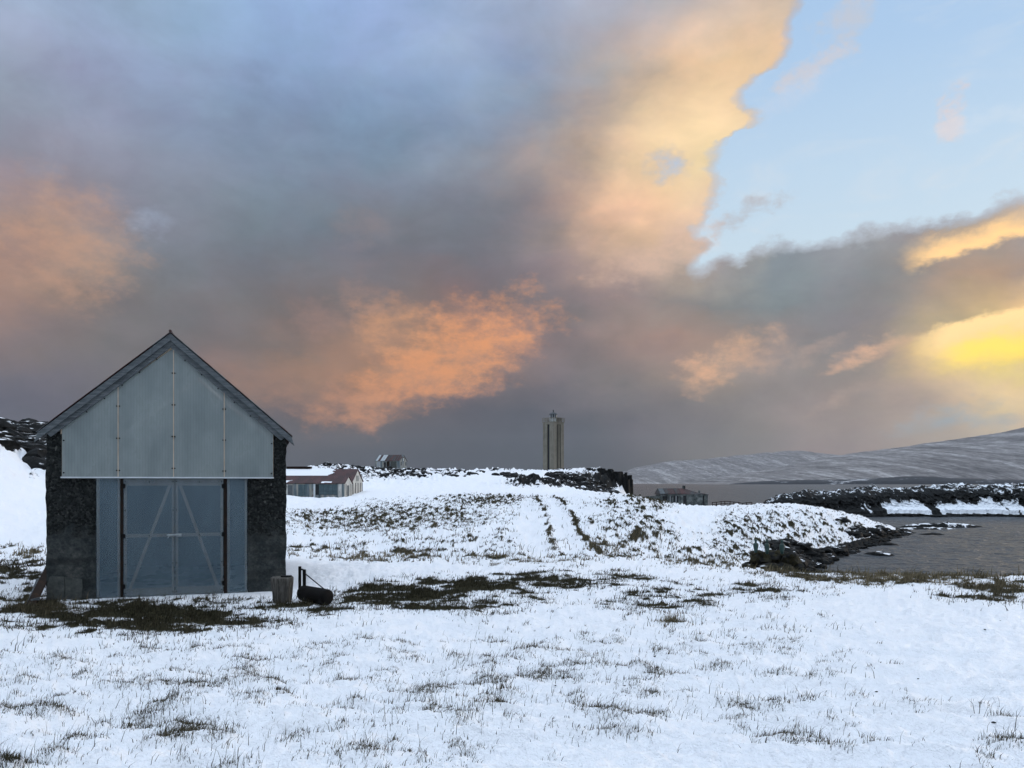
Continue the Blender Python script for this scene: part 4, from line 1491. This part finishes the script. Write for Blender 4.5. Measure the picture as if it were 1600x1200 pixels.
def snow_patch(name, corners, n, root, mat='snow', thr=.0, thick=.07, seed=0.0, edge=.25):
    """ragged snow sheet on a sloping quad: corners a,b (lower), c,d (upper), with holes along its edge"""
    a, b, c, d = [Vector(v) for v in corners]
    nu, nv = n
    V = []; keep = {}
    for j in range(nv + 1):
        for i in range(nu + 1):
            u, v = i / nu, j / nv
            p = (a.lerp(b, u)).lerp(d.lerp(c, u), v)
            e = min(u, 1 - u, v * .7 + .1, (1 - v) * .7 + .1)
            w = mnoise.noise(Vector((p.x * .35 + seed, p.z * 2 + seed, seed))) * .5 + mnoise.noise(Vector((p.x * 1.3, p.z * 4, seed))) * .25 + (e / edge - .4)
            keep[(i, j)] = w
            V.append(p + Vector((0, -.5, 1)).normalized() * (thick * max(.12, min(1, w))))
    F = [(j * (nu + 1) + i, j * (nu + 1) + i + 1, (j + 1) * (nu + 1) + i + 1, (j + 1) * (nu + 1) + i) for j in range(nv) for i in range(nu)
         if min(keep[(i, j)], keep[(i + 1, j)], keep[(i, j + 1)], keep[(i + 1, j + 1)]) > thr]
    mb = MB(); mb.poly(V, F)
    return mb.build(name, M[mat], root, True)


# front barn: long low byre with a rusty red roof
bx = (538 - 800) / FPX * 104
byre = empty('barn', (bx, 104, 3.0), label='long low barn with rusty red roof and patched walls, in front of the snow-roofed barn', cat='barn')
Lb = 17.0
ze_, zr_b = 2.02, 3.02
gabled(byre, -Lb, 0, 0, 5.0, ze_, zr_b, 'old_sheet_wall', 'red_roof', 'whitewash')
# wall panels of odd sheets and boards, each its own piece
x = -.35
for i, (w, m_) in enumerate([(.45, 'whitewash')]):
    MB().box(x - w, x, -.035, -.004, .1, 1.92).build('wall_board', M[m_], byre)
gl = MB().box(-3.9, -.95, .0 - .02, -.004, .42, 1.86).build('opening', M['dark_opening'], byre)
for i in range(4):
    a = -3.42 + i * .62
    MB().box(a, a + .58, -.06, -.024, .95, 1.80).build('window_pane', M['blue_sheet'], byre)
    MB().box(a, a + .58, -.06, -.024, .46, .92).build('lower_pane', M['blue_sheet'], byre)
MB().box(-4.16, -3.93, -.07, -.004, .0, 1.9).build('door_post', M['lantern_white'], byre)
x = -4.3
for i in range(16):
    w = random.uniform(.35, .95)
    MB().box(x - w, x - .03, -.03 - random.uniform(0, .03), -.004, random.uniform(.05, .35), random.uniform(1.72, 1.9)).build('wall_board', M[random.choice(['old_sheet_wall', 'whitewash', 'blue_sheet', 'old_sheet_wall', 'old_wood'])], byre)
    x -= w
MB().box(.001, .03, 1.8, 3.0, .2, 1.7).build('gable_door', M['old_wood'], byre)
for y in (.8, 3.9):
    MB().box(.001, .03, y, y + .5, .3, 1.9).build('gable_board', M['old_sheet_wall'], byre)
snow_patch('roof_snow', [(-3.4, -.12, 2.02), (-1.3, -.12, 2.02), (-1.3, .5, 2.26), (-3.4, .5, 2.26)], (24, 6), byre, seed=2.0, thick=.06)
snow_patch('roof_snow', [(-16, -.12, 2.02), (-6.3, -.12, 2.02), (-6.3, .9, 2.42), (-16, .9, 2.42)], (60, 8), byre, seed=5.0, thick=.04, thr=.12)

# rear barn: larger, roof mostly under snow, whitewashed gable with dark slots
bx2_ = -23.35
hay = empty('barn', (bx2_, 112, 3.3), label='larger barn with snow-covered roof and white gable with dark slots, behind the long low one', cat='barn')
Lh = 19
gabled(hay, -Lh, 0, 0, 8.0, 2.0, 3.82, 'whitewash', 'red_roof', 'whitewash')
for y in (.45, 2.35, 4.2, 6.0, 7.45):
    MB().box(.001, .035, y, y + .42, .05, 1.75).build('slot', M['dark_opening'], hay)
MB().box(.001, .04, 3.1, 4.7, 2.0, 2.85).build('loft_hatch', M['old_sheet_wall'], hay)
snow_patch('roof_snow', [(-18.9, -.05, 2.05), (-2.6, -.05, 2.05), (-2.6, 3.9, 3.87), (-18.9, 3.9, 3.87)], (90, 26), hay, seed=9.0, thick=.10, edge=.12)
MB().box(-10.6, -7.0, 3.6, 4.6, 3.86, 4.22).build('ridge_vent', M['rusty_post'], hay)

# tin house on the knoll
hr = R(-14)
hx = (625 - 800) / FPX * 190
hz_ = min(gz1(hx - 5, 191), gz1(hx, 190)) + .25
tin = empty('tin_house', (hx, 190, hz_), hr, label='small derelict tin house with rust-striped roof on the rocky knoll', cat='house')
Lt = 6.6
rs = gabled(tin, -Lt, 0, 0, 4.6, 1.85, 3.35, 'old_sheet_wall', 'zinc_rust_roof', 'old_sheet_wall', over=.1)
sl_ = (3.35 - 1.85) / 2.3
for i in range(10):
    a = -Lt + .15 + i * .61
    mb = MB()
    pts = []
    for x in (a, a + .55):
        pts += [(x, -.08, 1.85 - .08 * sl_ + .055), (x, 2.26, 3.35 - .04 * sl_ + .05), (x, 2.26, 3.35 - .04 * sl_ + .075), (x, -.08, 1.85 - .08 * sl_ + .08)]
    mb.poly(pts, [(0, 1, 2, 3), (7, 6, 5, 4), (0, 4, 5, 1), (1, 5, 6, 2), (2, 6, 7, 3), (3, 7, 4, 0)])
    mb.build('roof_panel', M['zinc' if i in (0, 2, 3) else 'red_roof' if i in (1, 6, 8, 9) else 'ruin_roof'], rs[0])
for a, b, m_ in ((-6.15, -5.2, 'zinc'), (-5.15, -4.3, 'old_sheet_wall'), (-3.55, -2.75, 'rusty_post'), (-2.5, -.9, 'concrete_block'), (-.85, -.05, 'old_sheet_wall')):
    MB().box(a, b, -.03, -.004, .05, 1.7).build('wall_sheet', M[m_], tin)
MB().box(-4.25, -3.75, -.02, -.004, .05, 1.5).build('doorway', M['dark_opening'], tin)
MB().box(.001, .03, .5, 1.2, .7, 1.6).build('window', M['glass_dark'], tin)
MB().box(.001, .03, 3.3, 4.1, .7, 1.6).build('window', M['glass_dark'], tin)
MB().box(.001, .03, 1.9, 2.8, 1.75, 2.8).build('loft_opening', M['dark_opening'], tin)
MB().box(.031, .05, 1.95, 2.35, 1.8, 2.6).build('loft_shutter', M['lantern_white'], tin)

# ------------------------------------------------------------------ ruined farmhouse by the sea
rx_ = (1043 - 800) / FPX * 120
ruz = min(gz1(rx_ + 2, 121), 1.5)
ruin = empty('farmhouse', (rx_, 120, ruz), label='abandoned grey farmhouse with rusty hipped roof at the edge of the sea', cat='house')
Wr = 5.5; Dr = 4.6; Hr = zz(772, 120) - ruz
Zr = zz(763, 122) - ruz
MB().box(0, Wr, 0, Dr, -1.5, Hr).build('wall', M['ruin_wall'], ruin)
mb = MB()
ov = .18
pts = [(-ov - 1.0, -ov, Hr - .04), (Wr + ov, -ov, Hr - .04), (Wr + ov, Dr + ov, Hr - .04), (-ov - 1.0, Dr + ov, Hr - .04), (-1.15, Dr / 2, Zr), (3.0, Dr / 2, Zr)]
mb.poly(pts, [(3, 2, 1, 0), (0, 1, 5, 4), (1, 2, 5), (2, 3, 4, 5), (3, 0, 4)])
rf = mb.build('roof', M['ruin_roof'], ruin)
def on_roof(x, t):
    return Vector((x, -ov + (Dr / 2 + ov) * t, Hr - .04 + (Zr - Hr + .04) * t))
for i in range(5):
    a = -1.1 + i * .82
    p = [on_roof(a, .06), on_roof(a + .76, .06), on_roof(a + .76, .95), on_roof(a, .95)]
    nrm = Vector((0, -(Zr - Hr), Dr / 2)).normalized() * (.03 + .012 * (i % 2))
    MB().poly([v + nrm * .4 for v in p] + [v + nrm * 1.4 for v in p], [(3, 2, 1, 0), (4, 5, 6, 7), (0, 1, 5, 4), (1, 2, 6, 5), (2, 3, 7, 6), (3, 0, 4, 7)]).build('roof_panel', M['old_wood' if i == 0 else 'ruin_roof' if i % 2 else 'red_roof'], rf)
MB().box(2.85, 3.25, Dr / 2 - .2, Dr / 2 + .2, Zr - .15, Zr + .42).build('chimney', M['ruin_wall'], rf)
for a, b, c, d_, nm in ((.18, .62, .55, 1.45, 'window'), (.95, 1.7, .5, 1.5, 'window'), (2.45, 2.95, -.4, 1.55, 'door')):
    w_ = MB().box(a, b, -.03, -.004, c, d_).build(nm, M['dark_opening'], ruin)
    if nm == 'window':
        MB().box((a + b) / 2 - .03, (a + b) / 2 + .03, -.06, -.031, c, d_).build('mullion', M['lantern_white'], w_)
        MB().box(a - .06, b + .06, -.08, -.003, c - .1, c - .002).build('sill', M['ruin_wall'], w_)
MB().box(Wr + .003, Wr + .95, .6, 3.6, -1.5, Hr - .12).build('porch', M['ruin_wall'], ruin)
MB().box(Wr + .1, Wr + .4, .57, .597, .1, Hr - .3).build('porch_opening', M['dark_opening'], ruin)
MB().poly([(Wr + .0, .45, Hr + .12), (Wr + 1.05, .45, Hr - .1), (Wr + 1.05, 3.7, Hr - .1), (Wr, 3.7, Hr + .12), (Wr, .45, Hr + .02), (Wr + 1.05, .45, Hr - .17), (Wr + 1.05, 3.7, Hr - .17), (Wr, 3.7, Hr + .02)],
          [(0, 1, 2, 3), (7, 6, 5, 4), (0, 4, 5, 1), (1, 5, 6, 2), (2, 6, 7, 3), (3, 7, 4, 0)]).build('porch_roof', M['ruin_roof'], ruin)
MB().box(Wr - .35, Wr - .1, 1.2, 1.5, Hr - .1, Hr + .55).build('stove_pipe', M['ruin_wall'], ruin)
MB().box(-1.05, -.003, .15, Dr - .1, -1.5, Hr - .1).build('side_room', M['ruin_wall'], ruin)
MB().box(-.75, -.05, .12, .147, .0, 1.5).build('side_doorway', M['dark_opening'], ruin)
MB().box(-2.6, -1.055, .4, Dr - .4, -1.5, Hr - .35).build('ruined_annex', M['ruin_wall'], ruin)

# sagging fence right of the farmhouse
fx0, fx1, fd = 1113, 1174, 104
fence = empty('fence', ((fx0 - 800) / FPX * fd, fd, 0), label='sagging weathered wooden fence beside the abandoned farmhouse', cat='fence')
FZ = zz(789.5, fd)
tops = []
for i in range(10):
    x = (fx1 - fx0) / FPX * fd * i / 9
    zb = gz1(fence.location.x + x, fd) - .2
    h = FZ + random.uniform(.25, .62) * (1.2 if i in (0, 9) else 1)
    MB().tube((x, 0, zb), (x + random.uniform(-.08, .08), 0, h), .06, .05, 6).build('post', M['rusty_post'], fence)
    tops.append((x, 0, h - .06))
for i in range(9):
    MB().beam(tops[i], tops[i + 1], .09, .03).build('rail', M['rusty_post'], fence)
    MB().beam(Vector(tops[i]) - Vector((0, -.02, .32)), Vector(tops[i + 1]) - Vector((0, -.02, .30)), .08, .03).build('rail', M['rusty_post'], fence)

# ------------------------------------------------------------------ lighthouse
LD = 217.0
lx = (864.7 - 800) / FPX * LD
lz = gz1(lx, LD)
lh = empty('lighthouse', (lx, LD, lz - .2), R(45) + math.atan2(-lx, LD) * 1 + R(2), label='tall square concrete lighthouse with small lantern on the snowy point', cat='lighthouse')
a_ = 2.12
HT = zz(660.5, LD) - lz + .2
MB().box(-a_ + .75, a_ - .75, -a_ + .75, a_ - .75, -1.5, HT - .25).build('core', M['tower_concrete'], lh)
for sx in (-1, 1):
    for sy in (-1, 1):
        x0, x1 = sorted((sx * a_, sx * (a_ - 1.32))); y0, y1 = sorted((sy * a_, sy * (a_ - 1.32)))
        MB().box(x0, x1, y0, y1, -1.5, HT - .55).build('corner_pier', M['tower_concrete'], lh, bevel=.05)
MB().box(-a_ - .003, a_ + .003, -a_ - .003, a_ + .003, HT - .55, HT).build('cap', M['tower_concrete'], lh, bevel=.04)
# narrow fins and dark glazing in the recesses
for rot in range(4):
    ca, sa = [(1, 0), (0, 1), (-1, 0), (0, -1)][rot]
    def rb(nm, x0, x1, y0, y1, z0, z1, m_):
        c = [(x0, y0), (x1, y0), (x1, y1), (x0, y1)]
        c = [(x * ca - y * sa, x * sa + y * ca) for x, y in c]
        mb = MB(); mb.poly([(x, y, z0) for x, y in c] + [(x, y, z1) for x, y in c], [(3, 2, 1, 0), (4, 5, 6, 7), (0, 1, 5, 4), (1, 2, 6, 5), (2, 3, 7, 6), (3, 0, 4, 7)])
        mb.build(nm, M[m_], lh)
    rb('recess_glazing', -.79, .79, -a_ + .16, -a_ + .745, -.5, HT - .6, 'dark_opening')
    if rot in (0, 2):
        for x in (-.26, .26):
            rb('fin', x - .13, x + .13, -a_ + .03, -a_ + .158, -1.0, HT - .56, 'tower_concrete')
    else:
        for s in (-1, 1):
            rb('pilaster', *sorted((s * .42, s * .795)), -a_ + .03, -a_ + .158, -1.0, HT - .56, 'tower_concrete')
b_ = a_ + .10
MB().box(-b_, b_, -b_, b_, HT + .002, HT + .18).build('gallery_floor', M['tower_concrete'], lh)
for rot in range(4):
    ca, sa = [(1, 0), (0, 1), (-1, 0), (0, -1)][rot]
    def tr(x, y, z):
        return (x * ca - y * sa, x * sa + y * ca, z)
    for x in np.linspace(-b_ + .06, b_ - .06, 5)[:-1]:
        MB().beam(tr(x, -b_ + .06, HT + .18), tr(x, -b_ + .06, HT + 1.32), .14, .12, (ca, sa, 0)).build('rail_post', M['tower_concrete'], lh)
    for z in (HT + .55, HT + .92, HT + 1.28):
        MB().beam(tr(-b_ + .03, -b_ + .06, z), tr(b_ - .03, -b_ + .06, z), .11, .09).build('rail', M['tower_concrete'], lh)
    if rot in (1, 0):
        s0, s1 = (-.9, .9) if rot == 0 else (.6, 1.3)
        MB().beam(tr(s0, -b_ + .17, HT + .75), tr(s1, -b_ + .17, HT + .75), 1.0, .05).build('parapet_panel', M['tower_concrete'], lh)
lan = MB().lathe([(1.05, 0), (1.05, .95), (.98, 1.0)], 12, (0, 0, HT + .18)).build('lantern_base', M['lantern_white'], lh)
MB().lathe([(.98, 1.0), (.98, 2.1)], 12, (0, 0, HT + .18)).build('lantern_glass', M['glass_dark'], lan)
for i in range(12):
    an = 2 * math.pi * i / 12
    MB().tube((math.cos(an), math.sin(an), HT + 1.18), (math.cos(an), math.sin(an), HT + 2.28), .06, n=6).build('glazing_bar', M['lantern_white'], lan)
MB().lathe([(1.32, 2.08), (1.28, 2.18), (.75, 2.62), (.22, 2.85), (.16, 3.15), (.24, 3.25), (.02, 3.55)], 12, (0, 0, HT + .18)).build('lantern_roof', M['glass_dark'], lh)

# ------------------------------------------------------------------ boulder pile with green floats
pd = 30.0
pxw = (1207 - 800) / FPX * pd
pz = zz(893, pd)
pile = empty('boulder_pile', (pxw, pd, min(gz1(pxw, pd), pz)), label='mound of dark mossy boulders with snow in the gaps beside the bay', cat='boulders')
pb = pile.location.z
for i, (px, py, w, h) in enumerate([(1170, 886, 20, 22), (1186, 874, 26, 26), (1208, 870, 28, 24), (1230, 876, 28, 28), (1244, 889, 22, 20), (1178, 892, 20, 14), (1200, 888, 28, 22), (1222, 890, 26, 20), (1196, 866, 16, 12), (1218, 864, 20, 12), (1236, 866, 14, 10), (1183, 864, 14, 12), (1209, 880, 16, 14), (1253, 893, 14, 12), (1163, 893, 12, 10)]):
    d = pd + random.uniform(-.5, .5) + (893 - py) * .02
    V, F = ROCKS2[i % 6]
    s = w / FPX * pd * .72
    o = np_mesh('boulder', V * (s, s * .9, h / FPX * pd * .74), F, M['rock_moss'], pile, False)
    o.location = Vector(P(px, py + 2, d)) - pile.location
    o.rotation_euler = (0, 0, random.uniform(0, 6))
for px, py in ((1188, 890), (1211, 888)):
    V, F = ROCKS2[random.randrange(6)]
    o = np_mesh('snow_clump', V * (.26, .16, .12), F, M['snow'], pile, True)
    o.location = Vector(P(px, py, pd - .55 if py > 870 else pd)) - pile.location
for px, py, w, h, lab in ((1181, 858, 8.0, 15, 'dark green bottle-shaped float, leftmost of three on the boulder pile'), (1198.5, 860, 8.0, 17, 'dark green bottle-shaped float, middle one of three on the boulder pile'), (1222, 860, 8.0, 16, 'dark green bottle-shaped float, rightmost of three on the boulder pile')):
    s = pd / FPX
    f = empty('float', P(px, py, pd - .25), label=lab, cat='float', group='green floats on the boulder pile')
    r = w * s / 2; hh = h * s
    MB().lathe([(r * .5, -.14), (r * .8, .0), (r, hh * .30), (r * 1.0, hh * .52), (r * .75, hh * .62), (r * .38, hh * .66)], 14).build('body', M['green_plastic'], f, True)
    MB().lathe([(r * .38, hh * .66), (r * .36, hh * .78), (r * .55, hh * .86), (r * .5, hh * .98), (r * .15, hh * 1.04)], 10).build('neck', M['green_plastic'], f, True)

# ------------------------------------------------------------------ grass: every blade a sliver of mesh, far too many to count
bw = BA.reshape(nr, nc)
ii = np.arange(nr * nc)
Rr = RR.ravel(); Tt = np.degrees(TH.ravel())
pxv, pyv = proj(X.ravel(), Y.ravel(), Z)
infr = (np.abs(Tt) < 40) & (Rr > 2.6) & (Rr < 95) & (Z > .25)
u_, v_ = shed_local(X.ravel(), Y.ravel())
infr &= ~((u_ > -.02) & (u_ < SHW + .02) & (v_ > -.06) & (v_ < DEEP + .1))
infr &= ~((np.hypot(X.ravel() - stump.location.x, Y.ravel() - stump.location.y) < .2))
straw = field(pxv, pyv, [(560, 868, 140, 14, 1), (820, 876, 180, 12, .9), (1400, 908, 220, 14, 1), (1580, 918, 80, 20, .8), (1040, 970, 60, 12, .9), (1100, 885, 160, 20, .7), (960, 850, 120, 30, .6), (60, 862, 70, 12, .9), (600, 815, 200, 30, .5), (60, 940, 60, 20, .5)])
lush = field(pxv, pyv, BARE)


def make_grass(name, r0, r1, count, blades, length, width, power, lab=None):
    w = np.where(infr & (Rr >= r0) & (Rr < r1) & (RO < .35), np.clip(BA - .10, 0, 1) ** power, 0)
    w = w * np.maximum(1e-6, np.gradient(rr)[np.repeat(np.arange(nr), nc)] ** .35)
    cs = np.cumsum(w); tot = cs[-1]
    idx = np.searchsorted(cs, RNG.uniform(0, tot, count))
    idx = np.minimum(idx, nr * nc - 1)
    cth = TH.ravel()[idx] + RNG.uniform(-.5, .5, count) * R(85 / 939)
    dr = np.gradient(rr)[idx // nc]
    crr = Rr[idx] + RNG.uniform(-.5, .5, count) * dr
    s_tuft = RNG.gamma(1.7, .55, count)
    x0 = crr * np.sin(cth); y0 = crr * np.cos(cth)
    rep = np.repeat(np.arange(count), blades)
    n_ = len(rep)
    spread = (.026 + .05 * (RNG.random(count) < .25))[rep] * s_tuft[rep] * (1 + crr[rep] / 18)
    bx_ = x0[rep] + RNG.normal(0, 1, n_) * spread; by_ = y0[rep] + RNG.normal(0, 1, n_) * spread
    bz_ = gz(bx_, by_) - .01
    ln = length * (.25 + .9 * RNG.random(n_) ** 1.5) * (.5 + .6 * s_tuft[rep]) * (1 + .4 * straw[idx][rep])
    lean = RNG.normal(0, .9, n_) ; la = RNG.uniform(0, 2 * np.pi, n_)
    # wind from the left: blades lean to the right
    dx = np.cos(la) * np.abs(lean) + .30; dy = np.sin(la) * np.abs(lean)
    up = 1.0 / np.sqrt(1 + dx ** 2 + dy ** 2)
    wd = width * (.6 + .8 * RNG.random(n_)) * (1 + crr[rep] / 16)
    fa = RNG.uniform(0, np.pi, n_)
    wx, wy = np.cos(fa) * wd / 2, np.sin(fa) * wd / 2 * .5
    p0 = np.stack([bx_, by_, bz_], -1)
    side = np.stack([wx, wy, np.zeros(n_)], -1)
    d1 = np.stack([dx * .35, dy * .35, np.ones(n_)], -1); d1 /= np.linalg.norm(d1, axis=1)[:, None]
    d2_ = np.stack([dx * 1.4, dy * 1.4, np.ones(n_) * .8], -1); d2_ /= np.linalg.norm(d2_, axis=1)[:, None]
    m1 = p0 + d1 * (ln * .55)[:, None]
    tp_ = m1 + d2_ * (ln * .5)[:, None]
    V = np.stack([p0 - side, p0 + side, m1 + side * .7, m1 - side * .7, tp_], 1).reshape(-1, 3)
    b5 = np.arange(n_) * 5
    F = np.concatenate([np.stack([b5, b5 + 1, b5 + 2], -1), np.stack([b5, b5 + 2, b5 + 3], -1), np.stack([b5 + 3, b5 + 2, b5 + 4], -1)])
    tq = np.clip(RNG.random(n_) * .6 + .5 * straw[idx][rep] - .25 * lush[idx][rep] * (1 - straw[idx][rep]), 0, 1)[:, None]
    dark = np.array([.026, .025, .014]); pale = np.array([.22, .180, .110])
    c = dark * (1 - tq) + pale * tq ** 1.3
    c *= (.7 + .6 * RNG.random(n_))[:, None]
    np_mesh(name, V, F, M['grass_blade'], None, True, attrs={'tint': np.repeat(c, 5, axis=0)}, kind='stuff', label=lab, cat='grass')


make_grass('grass', 2.6, 10.5, 4300, 12, .060, .0034, 1.45, 'sparse thin grass blades poking through the foreground snow')
make_grass('grass', 10.5, 22, 7500, 11, .080, .0052, 1.3, 'dark flattened grass on bare turf around the shed')
make_grass('grass', 22, 95, 8500, 8, .125, .0085, 1.2, 'brown grass tussocks on the snowy slopes further back')

# small dark clods and stones showing through the near snow
cl = []
cth = RNG.uniform(-R(36), R(34), 170); crr_ = 1 / RNG.uniform(1 / 15, 1 / 6.5, 150)
for t_, r_ in zip(cth, crr_):
    x, y = r_ * math.sin(t_), r_ * math.cos(t_)
    u0, v0 = shed_local(x, y)
    if (-.1 < u0 < SHW + .1 and v0 > -.15) or perlin(np.array([x * .5]), np.array([y * .5]))[0] < .08:
        continue
    s = random.uniform(.005, .016)
    cl.append((x, y, gz1(x, y) + s * .3, s * 1.5, s, s * .7, random.uniform(0, 6)))
rubble('clods', cl, ROCKS1, M['rock'], kind='stuff')

# ------------------------------------------------------------------ the air: thin haze that greys the far slopes
hm = bpy.data.materials.new('haze')
hm.use_nodes = True
q = NT(hm.node_tree)
pv = q.new('ShaderNodeVolumePrincipled')
pv.inputs['Color'].default_value = (.46, .48, .52, 1)
pv.inputs['Density'].default_value = 4.5e-5
pv.inputs['Anisotropy'].default_value = 0.0
q.out(None, pv.outputs[0])
MB().box(-11500, 11500, -11500, 11500, -25, 700).build('haze', hm, kind='stuff', label='thin grey haze in front of the far snowy slopes', cat='haze')
